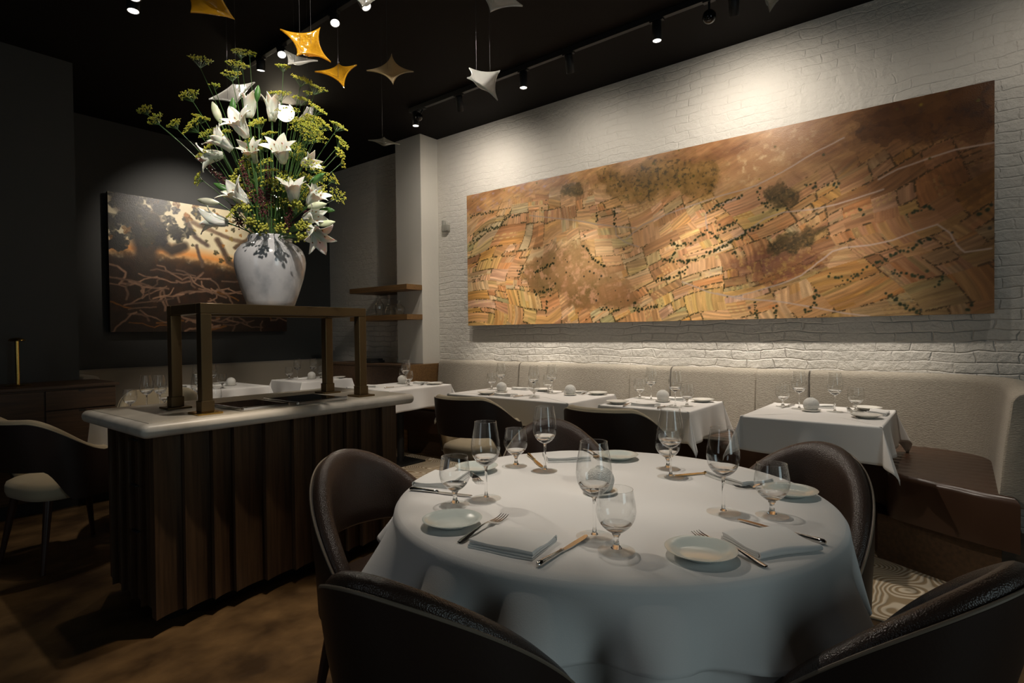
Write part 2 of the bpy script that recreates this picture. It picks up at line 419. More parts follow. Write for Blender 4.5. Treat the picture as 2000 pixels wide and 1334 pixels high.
RAYS = {'amber_top': [(1.136, 2.813, 2.839), (1.159, 2.592, 2.828), (1.301, 2.701, 2.756), (1.113, 2.727, 2.717)], 'amber_big': [(1.471, 2.6, 2.745), (1.652, 2.534, 2.805), (1.564, 2.319, 2.534), (1.436, 2.399, 2.54)], 'white_behind': [(1.617, 2.819, 2.769), (1.78, 2.936, 2.829), (1.756, 2.723, 2.735), (1.546, 2.664, 2.621)], 'amber_small': [(1.716, 2.691, 2.653), (1.887, 2.721, 2.773), (1.887, 2.559, 2.71), (1.753, 2.482, 2.518)], 'gold': [(1.951, 2.559, 2.703), (2.118, 2.546, 2.854), (2.112, 2.356, 2.694), (1.942, 2.326, 2.558)], 'white_bright': [(2.451, 2.256, 2.805), (2.642, 2.177, 2.834), (2.49, 2.073, 2.581), (2.368, 2.196, 2.703)], 'white_top': [(2.033, 1.819, 2.901), (2.196, 1.777, 2.991), (2.171, 1.645, 2.816), (1.997, 1.7, 2.733)], 'grey_top': [(1.604, 2.194, 2.809), (1.706, 2.229, 2.907), (1.678, 2.102, 2.803), (1.567, 2.078, 2.703)], 'right_top': [(2.565, 0.667, 2.683), (2.707, 0.652, 2.787), (2.677, 0.608, 2.703), (2.532, 0.626, 2.578)], 'clear': [(2.515, 3.293, 2.631), (2.748, 3.405, 2.742), (2.688, 3.156, 2.616), (2.46, 3.039, 2.543)], 'white_flowers': [(1.476, 3.393, 2.618), (1.636, 3.436, 2.769), (1.668, 3.234, 2.735), (1.502, 3.117, 2.53)], 'pale_flowers': [(1.818, 3.042, 2.507), (1.913, 3.086, 2.628), (1.911, 3.007, 2.613), (1.81, 2.891, 2.474)]}
P_ROADS = [[(0.1941, 0.7662), (0.2543, 0.7255), (0.3221, 0.6777), (0.3683, 0.6352), (0.4123, 0.6039), (0.4576, 0.5772)], [(0.4123, 0.6039), (0.4138, 0.5483), (0.435, 0.4954), (0.4635, 0.459)], [(0.435, 0.5135), (0.4732, 0.5889), (0.5187, 0.6314), (0.5757, 0.6652), (0.6239, 0.6914), (0.6623, 0.7041), (0.6863, 0.7162), (0.728, 0.7667), (0.7792, 0.8373), (0.8189, 0.8799)], [(0.617, 0.4015), (0.6693, 0.4768), (0.6991, 0.5346), (0.7277, 0.5538), (0.7731, 0.549), (0.8075, 0.5582), (0.835, 0.5743), (0.8693, 0.6001)], [(0.8641, 0.6501), (0.887, 0.684), (0.9259, 0.7109), (0.9582, 0.7305), (0.9995, 0.7334)], [(0.6165, 0.1499), (0.6448, 0.1232), (0.6788, 0.1451), (0.7272, 0.1839), (0.7579, 0.2188), (0.7787, 0.2746), (0.8017, 0.328), (0.8213, 0.3416), (0.8509, 0.3417), (0.8819, 0.355), (0.9115, 0.386), (0.9376, 0.4077), (0.9514, 0.3622), (0.9582, 0.3066), (0.9672, 0.2729), (0.9975, 0.2808)], [(0.6482, 0.1172), (0.7177, 0.0912), (0.7726, 0.0533), (0.8183, 0.0185), (0.8507, 0.0009)], [(0.5524, 0.2266), (0.5747, 0.1969), (0.6018, 0.1588), (0.6358, 0.1288), (0.6613, 0.1249)], [(0.662, 0.6647), (0.616, 0.6383), (0.5974, 0.6057), (0.5998, 0.5058)]]
P_TREES = [[(0.5998, 0.5058), (0.5753, 0.4648), (0.5472, 0.4363), (0.5271, 0.4643)], [(0.5472, 0.4363), (0.5298, 0.3689)], [(0.5121, 0.3651), (0.5639, 0.3423), (0.5806, 0.3545), (0.6286, 0.4058), (0.6619, 0.4507)], [(0.6025, 0.4965), (0.6183, 0.4662), (0.6286, 0.422)], [(0.5639, 0.3423), (0.5582, 0.2847), (0.5353, 0.2558), (0.4968, 0.2378)], [(0.0091, 0.84), (0.0898, 0.8378)], [(0.0376, 0.7065), (0.1119, 0.7215)], [(0.1211, 0.771), (0.1647, 0.7788)], [(0.2063, 0.2456), (0.2082, 0.2146), (0.2445, 0.2288), (0.2603, 0.2659)], [(0.2403, 0.1591), (0.2379, 0.0587)], [(0.3735, 0.0937), (0.4207, 0.0792)], [(0.4563, 0.1293), (0.4546, 0.0666), (0.5115, 0.0955)], [(0.3361, 0.5191), (0.3571, 0.4176), (0.388, 0.353)], [(0.1584, 0.3274), (0.1758, 0.417)], [(0.2047, 0.3584), (0.2609, 0.4149)], [(0.0129, 0.6376), (0.047, 0.6701)], [(0.3686, 0.7149), (0.37, 0.6392)], [(0.4093, 0.7061), (0.4107, 0.6045)], [(0.6001, 0.6128), (0.6368, 0.6609), (0.6622, 0.6725)], [(0.7786, 0.1536), (0.7756, 0.0631), (0.7577, 0.014)], [(0.7931, 0.2209), (0.8239, 0.1795), (0.8508, 0.2362), (0.8969, 0.2988), (0.9306, 0.3518)], [(0.6895, 0.7038), (0.6927, 0.6277), (0.7183, 0.5736)], [(0.8716, 0.0986), (0.8943, 0.0484), (0.9163, 0.0091)], [(0.6172, 0.4964), (0.6558, 0.5364)], [(0.617, 0.3959), (0.6453, 0.431), (0.6958, 0.5094)], [(0.6452, 0.3761), (0.6555, 0.3402)], [(0.7584, 0.688), (0.782, 0.6653)], [(0.7906, 0.6657), (0.8104, 0.6502)], [(0.835, 0.5308), (0.8457, 0.4876)], [(0.8994, 0.4738), (0.9306, 0.4962)], [(0.682, 0.0961), (0.6852, -0.001)], [(0.7177, 0.0807), (0.716, -0.0034)], [(0.9694, 0.0128), (0.976, 0.0471)], [(0.9353, 0.1247), (0.9468, 0.1762)], [(0.9803, 0.4298), (0.9996, 0.4557)], [(0.8793, 0.2103), (0.8968, 0.1875), (0.9211, 0.1729)]]
P_PATCH = {'hillA': [(0.1585, 0.3378), (0.1843, 0.4251), (0.2456, 0.4991), (0.2844, 0.5265), (0.3361, 0.5287), (0.3571, 0.4271), (0.3914, 0.3522), (0.4343, 0.2778), (0.4535, 0.2376), (0.4721, 0.1538), (0.4499, 0.0851), (0.3769, 0.0933), (0.331, 0.0985), (0.2978, 0.0925), (0.2831, 0.1926), (0.2083, 0.2248), (0.1627, 0.3265)], 'hillB': [(0.4426, 0.9073), (0.4743, 0.969), (0.5484, 0.9577), (0.6164, 0.8742), (0.6293, 0.7857), (0.6083, 0.7238), (0.5894, 0.6837), (0.5336, 0.7619), (0.5041, 0.7421), (0.458, 0.7201), (0.393, 0.8337), (0.3589, 0.964), (0.3934, 0.9905)], 'shr': [(0.2821, 0.9295), (0.3084, 0.9445), (0.341, 0.9077), (0.3444, 0.8585), (0.3154, 0.8444), (0.2857, 0.8787)], 'dark': [(0.8189, 0.9578), (0.8513, 0.9908), (0.9117, 1.0069), (1.0005, 1.0007), (1.0006, 0.7199), (0.9353, 0.7992), (0.8871, 0.8048), (0.8512, 0.8385)], 'dark2': [(0.9116, 0.6605), (0.9468, 0.6579), (0.9995, 0.6523), (0.9996, 0.4899), (0.9582, 0.51), (0.9306, 0.5954)], 'shr2': [(0.7021, 0.3798), (0.7275, 0.4342), (0.7582, 0.4537), (0.7961, 0.4591), (0.7846, 0.4236), (0.7551, 0.3731), (0.7429, 0.3358), (0.718, 0.3328)], 'hillC': [(0.6239, 0.2713), (0.6589, 0.3392), (0.7053, 0.3894), (0.758, 0.3414), (0.796, 0.3099), (0.7728, 0.2357), (0.7488, 0.2003), (0.7018, 0.1784), (0.6722, 0.2273)], 'shr3': [(0.6928, 0.6808), (0.7185, 0.7095), (0.7494, 0.6724), (0.7583, 0.6066), (0.7492, 0.5597), (0.7183, 0.5736), (0.6959, 0.6155)], 'light': [(0.6178, 0.8526), (0.6699, 0.9079), (0.7029, 0.9709), (0.7647, 0.958), (0.7792, 0.8573), (0.7495, 0.8054), (0.6863, 0.7268), (0.6389, 0.7523)]}
LILIES = [((1.348, 2.76, 2.275), (-0.68, -0.311, 0.665), 1.0, 1.15, 'large wide open white lily in the upper middle of the bouquet'), ((1.312, 2.867, 2.209), (-0.819, 0.132, 0.558), 0.75, 1.0, 'white lily trumpet at upper left, just below the pale closed lily bud'), ((1.305, 2.971, 2.165), (-0.881, 0.38, -0.282), 0.9, 1.05, 'white lily on the left edge of the bouquet with petals hanging down'), ((1.457, 2.588, 2.136), (-0.577, -0.602, 0.551), 1.0, 1.1, 'wide open white lily just below the bright lamp glow'), ((1.604, 2.596, 2.126), (0.086, -0.996, 0.0), 0.6, 0.8, 'small white lily right of the wide open lily under the lamp glow'), ((1.338, 2.763, 1.932), (-0.832, -0.025, 0.555), 0.85, 1.1, 'white lily at lower left of the bouquet above the dim cream lily'), ((1.343, 3.013, 1.848), (-0.821, 0.551, 0.149), 0.8, 1.1, 'dim cream lily at the lowest left of the bouquet, in front of the tree painting'), ((1.501, 2.56, 1.946), (-0.325, -0.47, 0.821), 0.75, 1.0, 'white lily at lower right of the bouquet, pointing up between green leaves'), ((1.603, 2.544, 1.937), (0.068, -0.792, 0.606), 0.8, 1.0, 'white lily at the right side of the bouquet above the green white bud'), ((1.575, 2.529, 1.838), (0.185, -0.977, 0.103), 0.75, 0.95, 'white lily at the right edge right above the drooping lily'), ((1.569, 2.487, 1.754), (-0.017, -0.793, -0.609), 1.0, 1.2, 'big white lily drooping over the right shoulder of the vase'), ((1.42, 2.795, 2.164), (-0.599, -0.552, 0.58), 0.8, 0.95, 'half hidden white lily in the centre of the bouquet behind dark stems'), ((1.466, 2.904, 2.437), (-0.064, -0.246, 0.967), 0.45, 1.0, 'upright white lily trumpet beside the tall green bud'), ((1.549, 2.832, 2.428), (-0.085, -0.131, 0.988), 0.45, 1.05, 'upright white lily trumpet at the top behind a green fennel head')]
BUDS = [((1.336, 2.809, 2.378), (-0.047, -0.101, 0.994), 1.0, 0, 'dark green closed lily bud in front of the white hanging glass piece'), ((1.453, 2.793, 2.477), (0.062, -0.078, 0.995), 0.95, 0, 'green closed lily bud standing highest in the bouquet'), ((1.3, 2.901, 2.361), (-0.279, 0.198, 0.94), 1.25, 1, 'long pale closed lily bud at the upper left'), ((1.603, 2.515, 2.029), (0.365, -0.798, 0.479), 1.1, 0, 'green bud like leaf pointing up right at the right side'), ((1.572, 2.47, 1.885), (0.456, -0.885, 0.098), 1.15, 1, 'pale green lily bud pointing right at the right edge'), ((1.629, 2.477, 1.807), (0.537, -0.831, 0.148), 1.0, 1, 'pale green bud pointing right just above the drooping lily'), ((1.289, 2.985, 1.935), (-0.691, 0.708, 0.148), 1.2, 1, 'pale lily bud pointing left above the tree painting'), ((1.325, 2.894, 1.991), (-0.76, 0.454, 0.466), 1.1, 0, 'green lily bud pointing left at the middle left'), ((1.664, 2.515, 1.886), (0.434, -0.887, -0.161), 0.9, 0, 'dark green leaf bud under the pale bud at the right edge')]
FENNEL = [((1.299, 3.071, 2.678), 0.055, (-0.016, -0.139, 0.99), 'flat green fennel head on a tall stem at the top left'), ((1.443, 2.94, 2.728), 0.04, (-0.078, -0.062, 0.995), 'topmost fennel head of the bouquet'), ((1.391, 2.874, 2.626), 0.055, (-0.092, -0.198, 0.976), 'yellow green fennel head just below the topmost one'), ((1.358, 2.866, 2.563), 0.045, (-0.139, 0.016, 0.99), 'fennel head on the tall forked stem, lowest of the top three'), ((1.486, 2.918, 2.735), 0.03, (0.179, -0.225, 0.958), 'small fennel head right of the topmost one'), ((1.238, 3.063, 2.475), 0.05, (-0.355, 0.286, 0.89), 'yellow fennel head floating left of the white hanging glass piece'), ((1.095, 3.239, 2.403), 0.038, (-0.377, 0.318, 0.87), 'fennel head farthest to the left of the bouquet'), ((1.119, 3.176, 2.345), 0.04, (-0.45, 0.405, 0.796), 'fennel head next to the leftmost one, lower on the same branch side'), ((1.186, 3.123, 2.328), 0.038, (-0.485, 0.276, 0.83), 'bright yellow fennel head left of the lacy green one'), ((1.221, 2.999, 2.301), 0.055, (-0.683, 0.218, 0.697), 'large lacy green fennel head at the left, spokes showing'), ((1.282, 3.037, 2.366), 0.04, (0.045, -0.213, 0.976), 'upright yellow fennel head beside the lacy green one'), ((1.319, 2.961, 2.523), 0.03, (-0.092, -0.198, 0.976), 'small bright yellow fennel head at the left of the white hanging glass piece'), ((1.563, 2.738, 2.637), 0.035, (-0.092, -0.198, 0.976), 'lone fennel head on a thin stem below the white glass crescent'), ((1.595, 2.616, 2.547), 0.048, (0.114, -0.311, 0.943), 'fennel head under the small amber glass star'), ((1.64, 2.559, 2.505), 0.05, (0.173, -0.379, 0.909), 'slanted fennel head at the upper right, close to the amber star'), ((1.507, 2.677, 2.463), 0.05, (-0.225, -0.179, 0.958), 'broad fennel head above the lamp glow'), ((1.579, 2.602, 2.44), 0.045, (-0.033, -0.298, 0.954), 'fennel head at upper right above the pale glass piece'), ((1.646, 2.648, 2.505), 0.025, (0.045, -0.213, 0.976), 'tiny fennel head between two broad ones at upper right'), ((1.52, 2.626, 2.372), 0.055, (-0.346, -0.411, 0.843), 'pale fennel head right above the lamp glow, lit bright'), ((1.641, 2.555, 2.396), 0.045, (0.161, -0.535, 0.83), 'pale green fennel head right of the pale glass piece'), ((1.598, 2.527, 2.279), 0.06, (-0.161, -0.712, 0.684), 'big pale fennel head right of the lamp glow'), ((1.671, 2.549, 2.33), 0.045, (0.36, -0.613, 0.704), 'fennel head at the right, over the big pale one'), ((1.706, 2.472, 2.311), 0.042, (0.246, -0.478, 0.843), 'yellow fennel head at the end of the long right branch'), ((1.716, 2.458, 2.223), 0.042, (0.355, -0.778, 0.518), 'green fennel head farthest right of the bouquet'), ((1.69, 2.44, 2.162), 0.035, (0.28, -0.861, 0.424), 'green fennel head just below the one farthest right'), ((1.747, 2.497, 2.134), 0.025, (0.532, -0.824, 0.195), 'tiny fennel head at the far right below the green pair'), ((1.703, 2.502, 2.042), 0.03, (0.488, -0.774, 0.404), 'small fennel head pointing right at mid height'), ((1.688, 2.455, 1.951), 0.045, (-0.033, -0.95, 0.309), 'round yellow fennel head low on the right with its face to the room'), ((1.257, 3.028, 2.049), 0.034, (-0.74, 0.597, 0.309), 'small yellow fennel head low on the left, on a curved stem'), ((1.266, 2.956, 2.176), 0.055, (-0.793, 0.017, 0.609), 'yellow fennel head in front of the hanging left lily'), ((1.311, 2.885, 2.258), 0.05, (-0.677, -0.144, 0.722), 'yellow fennel head between the lily trumpet and the lacy head'), ((1.304, 3.023, 2.288), 0.045, (-0.485, 0.276, 0.83), 'fennel head at the left above the hanging lily'), ((1.476, 2.593, 2.029), 0.04, (-0.593, -0.608, 0.527), 'yellow fennel head low in the middle of the bouquet'), ((1.307, 2.769, 1.852), 0.042, (-0.856, 0.096, 0.508), 'small green fennel head at lower left above the vase'), ((1.666, 2.549, 2.061), 0.05, (-0.085, -0.758, 0.647), 'wide fennel head at the right above the green leaf'), ((1.574, 2.503, 2.084), 0.055, (-0.371, -0.692, 0.619), 'yellow fennel head at right centre, above the right lilies'), ((1.516, 2.516, 2.271), 0.05, (-0.593, -0.608, 0.527), 'pale fennel head in front of the lamp glow'), ((1.612, 2.775, 2.043), 0.053849005675541003, (-0.327, -0.548, 0.769), None), ((1.659, 2.617, 2.356), 0.053867134339966274, (-0.032, -0.728, 0.685), None), ((1.653, 2.625, 2.317), 0.039931456652396606, (0.001, -0.699, 0.715), None), ((1.522, 2.931, 2.273), 0.05031450903258283, (-0.421, 0.124, 0.899), None), ((1.643, 2.685, 2.317), 0.037533984651005395, (0.217, -0.47, 0.855), None), ((1.616, 2.588, 2.255), 0.05464842217651851, (-0.165, -0.734, 0.659), None), ((1.497, 2.834, 1.928), 0.04855660954501185, (-0.388, 0.016, 0.921), None), ((1.715, 2.701, 2.076), 0.05287483355152957, (0.153, -0.661, 0.734), None), ((1.481, 2.736, 2.272), 0.03630279426751353, (-0.376, -0.119, 0.919), None), ((1.577, 2.667, 2.203), 0.05137036149294141, (-0.16, -0.536, 0.829), None), ((1.525, 2.858, 2.163), 0.036140018590715806, (-0.641, -0.303, 0.705), None), ((1.46, 2.981, 2.045), 0.035361350707570606, (-0.738, 0.041, 0.674), None), ((1.465, 2.708, 2.076), 0.035934542373978834, (-0.307, -0.068, 0.949), None), ((1.699, 2.659, 2.298), 0.05359310639195042, (-0.128, -0.778, 0.616), None), ((1.513, 2.677, 1.992), 0.04996796112969326, (-0.436, -0.47, 0.767), None), ((1.697, 2.724, 2.389), 0.03682359728343537, (0.072, -0.63, 0.773), None), ((1.558, 2.694, 1.938), 0.053483952388555814, (-0.256, -0.493, 0.832), None), ((1.471, 2.757, 2.206), 0.03656392464441147, (-0.338, 0.016, 0.941), None), ((1.558, 2.636, 1.893), 0.03597104327096913, (-0.355, -0.638, 0.683), None), ((1.516, 2.907, 2.117), 0.0441133020298133, (-0.528, -0.025, 0.849), None), ((1.387, 2.809, 1.927), 0.04487128396841665, (-0.738, -0.007, 0.675), None), ((1.499, 2.966, 2.059), 0.047607985868527894, (-0.699, -0.059, 0.713), None), ((1.415, 2.816, 2.151), 0.051894677940107256, (-0.551, 0.173, 0.816), None), ((1.571, 2.841, 1.924), 0.05452015139493262, (-0.365, -0.295, 0.883), None), ((1.543, 2.759, 2.033), 0.0408204523429395, (-0.308, -0.317, 0.897), None), ((1.51, 2.969, 2.232), 0.054196317669659294, (-0.65, -0.014, 0.76), None), ((1.475, 2.947, 2.268), 0.05234773613554604, (-0.587, 0.159, 0.794), None), ((1.643, 2.703, 2.022), 0.04828036889945247, (-0.19, -0.673, 0.715), None), ((1.491, 2.761, 2.034), 0.04471370447648443, (-0.558, -0.297, 0.775), None), ((1.65, 2.78, 2.266), 0.047993842986024826, (-0.196, -0.572, 0.796), None), ((1.401, 2.866, 2.106), 0.048432858478081986, (-0.653, 0.183, 0.735), None), ((1.664, 2.711, 2.087), 0.041957690160554, (-0.113, -0.672, 0.731), None), ((1.592, 2.655, 1.979), 0.05185759174413577, (-0.274, -0.657, 0.702), None), ((1.645, 2.783, 1.939), 0.04536278860894713, (-0.174, -0.558, 0.812), None), ((1.506, 2.952, 2.007), 0.04454477865738544, (-0.659, -0.059, 0.75), None), ((1.569, 2.628, 2.015), 0.05060743256453049, (-0.17, -0.595, 0.786), None), ((1.607, 2.729, 2.185), 0.05049409491824033, (-0.245, -0.564, 0.789), None), ((1.573, 2.626, 2.334), 0.04382136831046221, (-0.201, -0.609, 0.767), None), ((1.49, 2.875, 2.063), 0.03583723410762376, (-0.559, -0.026, 0.829), None), ((1.447, 2.775, 2.322), 0.0413470168364019, (-0.425, 0.102, 0.899), None), ((1.472, 2.851, 2.356), 0.042605977008122804, (-0.622, -0.057, 0.781), None), ((1.647, 2.613, 2.365), 0.04057056141731959, (0.069, -0.671, 0.738), None), ((1.437, 2.858, 1.982), 0.0357212422117491, (-0.66, 0.023, 0.75), None), ((1.43, 2.857, 2.112), 0.04661792476373789, (-0.747, -0.083, 0.66), None), ((1.668, 2.714, 2.197), 0.04784593083536411, (0.024, -0.612, 0.79), None), ((1.464, 2.886, 2.102), 0.05414425182329973, (-0.73, -0.131, 0.671), None)]
BERRIES = [((1.353, 2.695, 1.807), 'yellow green berry cluster over the left of the vase mouth'), ((1.379, 2.629, 1.773), 'yellow green berry cluster touching the vase rim at the centre'), ((1.44, 2.569, 1.774), 'yellow green berry cluster over the vase rim right of centre'), ((1.519, 2.502, 1.784), 'yellow green berry cluster over the right of the vase rim'), ((1.346, 2.72, 1.877), 'berry cluster at lower left below the white lily'), ((1.517, 2.519, 1.734), 'berry cluster hanging on the right shoulder of the vase'), ((1.51, 2.548, 1.896), 'berry cluster between the two right lilies'), ((1.645, 2.541, 1.985), 'small berry cluster at the right beside the white lily'), ((1.342, 2.825, 2.026), 'small berry cluster left of the burgundy plume')]
PLUMES = [((1.373, 2.687, 1.901), (1.335, 2.74, 2.093), 'thick burgundy plume in the lower left middle of the bouquet'), ((1.41, 2.671, 1.843), (1.402, 2.685, 1.968), 'rust red plume tip just right of the thick burgundy one'), ((1.405, 2.889, 1.977), (1.306, 3.017, 2.12), 'thin burgundy plume on the left edge'), ((1.506, 2.63, 1.776), (1.524, 2.61, 1.915), 'dark burgundy plume low on the right'), ((1.586, 2.578, 1.775), (1.585, 2.582, 1.87), 'short dark burgundy plume beside the right berries'), ((1.507, 2.776, 1.925), (1.498, 2.793, 2.122), 'dark burgundy plume standing in the centre'), ((1.378, 2.839, 1.809), (1.355, 2.87, 1.9), 'dark burgundy plume low on the left')]

# ------------------------------------------------------------------ room shell
CEIL = 3.50
struct(MB().box((-2.6, -2.6, -0.12), (4.75, 7.1, 0.0)).obj('floor', M_floor, smooth=False))
struct(MB().box((-2.6, -2.6, CEIL), (4.75, 7.1, CEIL + 0.12)).obj('ceiling', M_ceil, smooth=False))
struct(MB().box((4.60, -2.6, 0), (4.75, 7.1, CEIL)).obj('wall_right', M_brick, smooth=False))
struct(MB().box((-2.6, 6.92, 0), (4.60, 7.1, CEIL)).obj('wall_back', M_dark, smooth=False))
struct(MB().box((-2.6, 5.69, 0), (1.405, 6.92, CEIL)).obj('wall_left', M_dark, smooth=False))
struct(MB().box((-2.72, -2.72, 0), (-2.6, 1.10, CEIL)).box((-2.72, 2.10, 0), (-2.6, 7.1, CEIL)).box((-2.72, 1.10, 0), (-2.6, 2.10, .85)).box((-2.72, 1.10, 2.45), (-2.6, 2.10, CEIL)).obj('wall_side', M_dark, smooth=False))  # unseen side wall, its opening made for the added fill light
struct(MB().box((-2.72, -2.72, 0), (0.10, -2.6, CEIL)).box((1.20, -2.72, 0), (4.75, -2.6, CEIL)).box((0.10, -2.72, 0), (1.20, -2.6, .75)).box((0.10, -2.72, 2.55), (1.20, -2.6, CEIL)).obj('wall_front', M_dark, smooth=False))
struct(MB().box((.07, -2.63, .72), (.13, -2.57, 2.58)).box((1.17, -2.63, .72), (1.23, -2.57, 2.58)).box((.13, -2.63, .72), (1.17, -2.57, .78)).box((.13, -2.63, 2.52), (1.17, -2.57, 2.58)).obj('window_1', M_black, smooth=False))
struct(MB().box((-2.63, 1.07, .82), (-2.57, 1.13, 2.48)).box((-2.63, 2.07, .82), (-2.57, 2.13, 2.48)).box((-2.63, 1.13, .82), (-2.57, 2.07, .88)).box((-2.63, 1.13, 2.42), (-2.57, 2.07, 2.48)).obj('added_fill_window', M_black, smooth=False))  # invented window frame around the added side fill light
struct(MB().box((4.335, 4.745, 0), (4.60, 5.175, CEIL), 0.004).obj('trim_1', M_plaster, smooth=False))

# ------------------------------------------------------------------ painted canvases
def s2l(c):
    c = np.asarray(c, float)
    return np.where(c <= 0.04045, c / 12.92, ((c + 0.055) / 1.055) ** 2.4)

def seg_dist(U, V, pts, asp):
    d = np.full(U.shape, 1e9); 
    for (a, b) in zip(pts[:-1], pts[1:]):
        ax, ay, bx, by = a[0] * asp, a[1], b[0] * asp, b[1]
        X = U * asp; dx, dy = bx - ax, by - ay; L2 = dx * dx + dy * dy + 1e-12
        t = np.clip(((X - ax) * dx + (V - ay) * dy) / L2, 0, 1)
        d = np.minimum(d, np.hypot(X - ax - t * dx, V - ay - t * dy))
    return d

def inside(U, V, poly):
    r_ = np.zeros(U.shape, bool); n = len(poly)
    for i in range(n):
        (x1, y1), (x2, y2) = poly[i], poly[(i + 1) % n]
        if abs(y2 - y1) < 1e-9: continue
        c = ((y1 > V) != (y2 > V)) & (U < (x2 - x1) * (V - y1) / (y2 - y1) + x1)
        r_ ^= c
    return r_

def vnoise(X, Y, seed, octaves=4):
    rg = np.random.RandomState(seed); out = np.zeros(X.shape); amp = 1.0; tot = 0
    for o in range(octaves):
        T = rg.rand(64, 64); xi = np.floor(X).astype(int); yi = np.floor(Y).astype(int)
        fx = X - xi; fy = Y - yi; fx = fx * fx * (3 - 2 * fx); fy = fy * fy * (3 - 2 * fy)
        g = lambda a, b: T[a % 64, b % 64]
        out += amp * ((g(xi, yi) * (1 - fx) + g(xi + 1, yi) * fx) * (1 - fy) + (g(xi, yi + 1) * (1 - fx) + g(xi + 1, yi + 1) * fx) * fy)
        tot += amp; amp *= 0.55; X = X * 2.03 + 7.1; Y = Y * 2.03 + 3.7
    return out / tot

def mixc(A, B, w): return A * (1 - w[..., None]) + np.asarray(B) * w[..., None]

def paint_fields(nu, nv):
    rg = np.random.RandomState(11); asp = 3.09
    U, V = np.meshgrid(np.linspace(0, 1, nu), np.linspace(0, 1, nv), indexing='ij')
    X = U * asp
    wx = (vnoise(X * 3, V * 3, 1, 2) - .5) * .05; wy = (vnoise(X * 3, V * 3, 2, 2) - .5) * .04
    XX, VV = X + wx, V + wy
    # farmland: a bent net of four sided plots, each ploughed in parallel strips of related colour
    big = vnoise(X * 1.35 + 3, V * 1.35 + 1, 41, 2) - .5; big2 = vnoise(X * 1.5 + 8, V * 1.5 + 5, 42, 2) - .5
    lf = np.clip((1.15 - X) / .7, 0, 1)
    q_ = VV - .36 * np.clip(X - .75, 0, 9) + .10 * np.clip(.9 - X, 0, 1) + big * (.30 + .25 * lf)
    p_ = XX + .42 * VV * (1 - lf) - .28 * VV * lf + big2 * (.34 + .25 * lf)
    leaves = []
    def split(a0, a1, b0, b1, d):
        w_, h_ = a1 - a0, b1 - b0; small = .75 if (a0 + a1) / 2 < .9 else 1.0
        if (w_ < .34 * small and h_ < .17 * small and rg.rand() < .45) or (w_ < .13 * small and h_ < .10 * small) or d > 11:
            leaves.append((a0, a1, b0, b1)); return
        t_ = rg.uniform(.34, .66)
        if (w_ / 2.0 > h_ and rg.rand() < .88) or h_ < .05: split(a0, a0 + w_ * t_, b0, b1, d + 1); split(a0 + w_ * t_, a1, b0, b1, d + 1)
        else: split(a0, a1, b0, b0 + h_ * t_, d + 1); split(a0, a1, b0 + h_ * t_, b1, d + 1)
    split(p_.min() - .01, p_.max() + .01, q_.min() - .01, q_.max() + .01, 0)
    N = len(leaves); idx = np.zeros(U.shape, int); dist = np.full(U.shape, 1e9); along = np.zeros(U.shape); across = np.zeros(U.shape)
    skew = rg.normal(0, .16, N); turn = rg.rand(N) < .34
    for i, (a0, a1, b0, b1) in enumerate(leaves):
        m = (p_ >= a0) & (p_ < a1) & (q_ >= b0) & (q_ < b1)
        if not m.any(): continue
        pm, qm = p_[m], q_[m]; idx[m] = i
        dist[m] = np.minimum(np.minimum(pm - a0, a1 - pm), np.minimum(qm - b0, b1 - qm))
        if turn[i]: along[m] = qm; across[m] = pm + skew[i] * qm
        else: along[m] = pm; across[m] = qm + skew[i] * pm
    lc = np.array([((a0 + a1) / 2 / 3.4, (b0 + b1) / 2) for a0, a1, b0, b1 in leaves])
    vmean = np.array([V[idx == i].mean() if (idx == i).any() else .5 for i in range(N)])
    wst = rg.uniform(.020, .060, N)[idx]; lst = rg.uniform(.12, .5, N)[idx]
    k1 = np.floor(across / wst + rg.rand(N)[idx]).astype(int); hsh = (k1 * 7919 + idx * 104729) % 1009
    k2 = np.floor(along / lst + hsh / 1009.0).astype(int); hs2 = (k1 * 7919 + idx * 104729 + k2 * 15485863) % 997
    pal = np.array([[.74, .57, .40], [.72, .54, .39], [.79, .63, .46], [.66, .47, .31], [.79, .63, .49], [.74, .56, .36], [.72, .53, .27], [.61, .57, .39], [.79, .67, .50], [.56, .40, .26], [.75, .59, .48], [.72, .49, .30], [.75, .61, .36], [.68, .61, .47], [.53, .37, .24], [.71, .51, .37]])
    pal = np.clip(pal * 1.05 + .02, 0, .95)
    base = rg.randint(0, len(pal), N)
    och = (vmean < .26) & (rg.rand(N) < .6); base[och] = rg.choice([5, 6, 11, 12, 7], och.sum())
    tbl = rg.randint(0, len(pal), 997)
    w2 = rg.uniform(.10, .68, N)[idx]
    col = mixc(pal[base][idx], pal[tbl[hs2]], w2)
    fr = rg.uniform(.5, 1.4, N)[idx]; st = (rg.rand(N) < .7)[idx]
    stripe = np.sin(across * 230 * fr + 2 * vnoise(X * 8, V * 8, 3))
    col = col * (1 + (0.075 * stripe * st)[..., None])
    brush = vnoise(along * 9 + idx * 3.1, across * 110, 16, 3) - .5
    col = col * (1 + .42 * brush)[..., None]
    dots = ((rg.rand(997) < .07)[hs2]) & (np.sin(across * 300) > .1) & (np.sin(along * 210) > -.1)
    col = mixc(col, [.88, .76, .50], dots * .6)
    edge = np.clip(1.3 - dist / .0055, 0, 1) * (vnoise(X * 9, V * 9, 15) > .50)
    speck = vnoise(X * 130, V * 130, 17, 2)
    col = mixc(col, [.20, .18, .09], edge * (speck > .42) * .85)
    # far slopes across the top: brushed earth rather than plots
    top = np.clip((V - (.74 + .10 * np.sin(X * 2.2))) / .12, 0, 1)
    n1 = vnoise(X * 7, V * 12, 5); n2 = vnoise(X * 26, V * 40, 6)
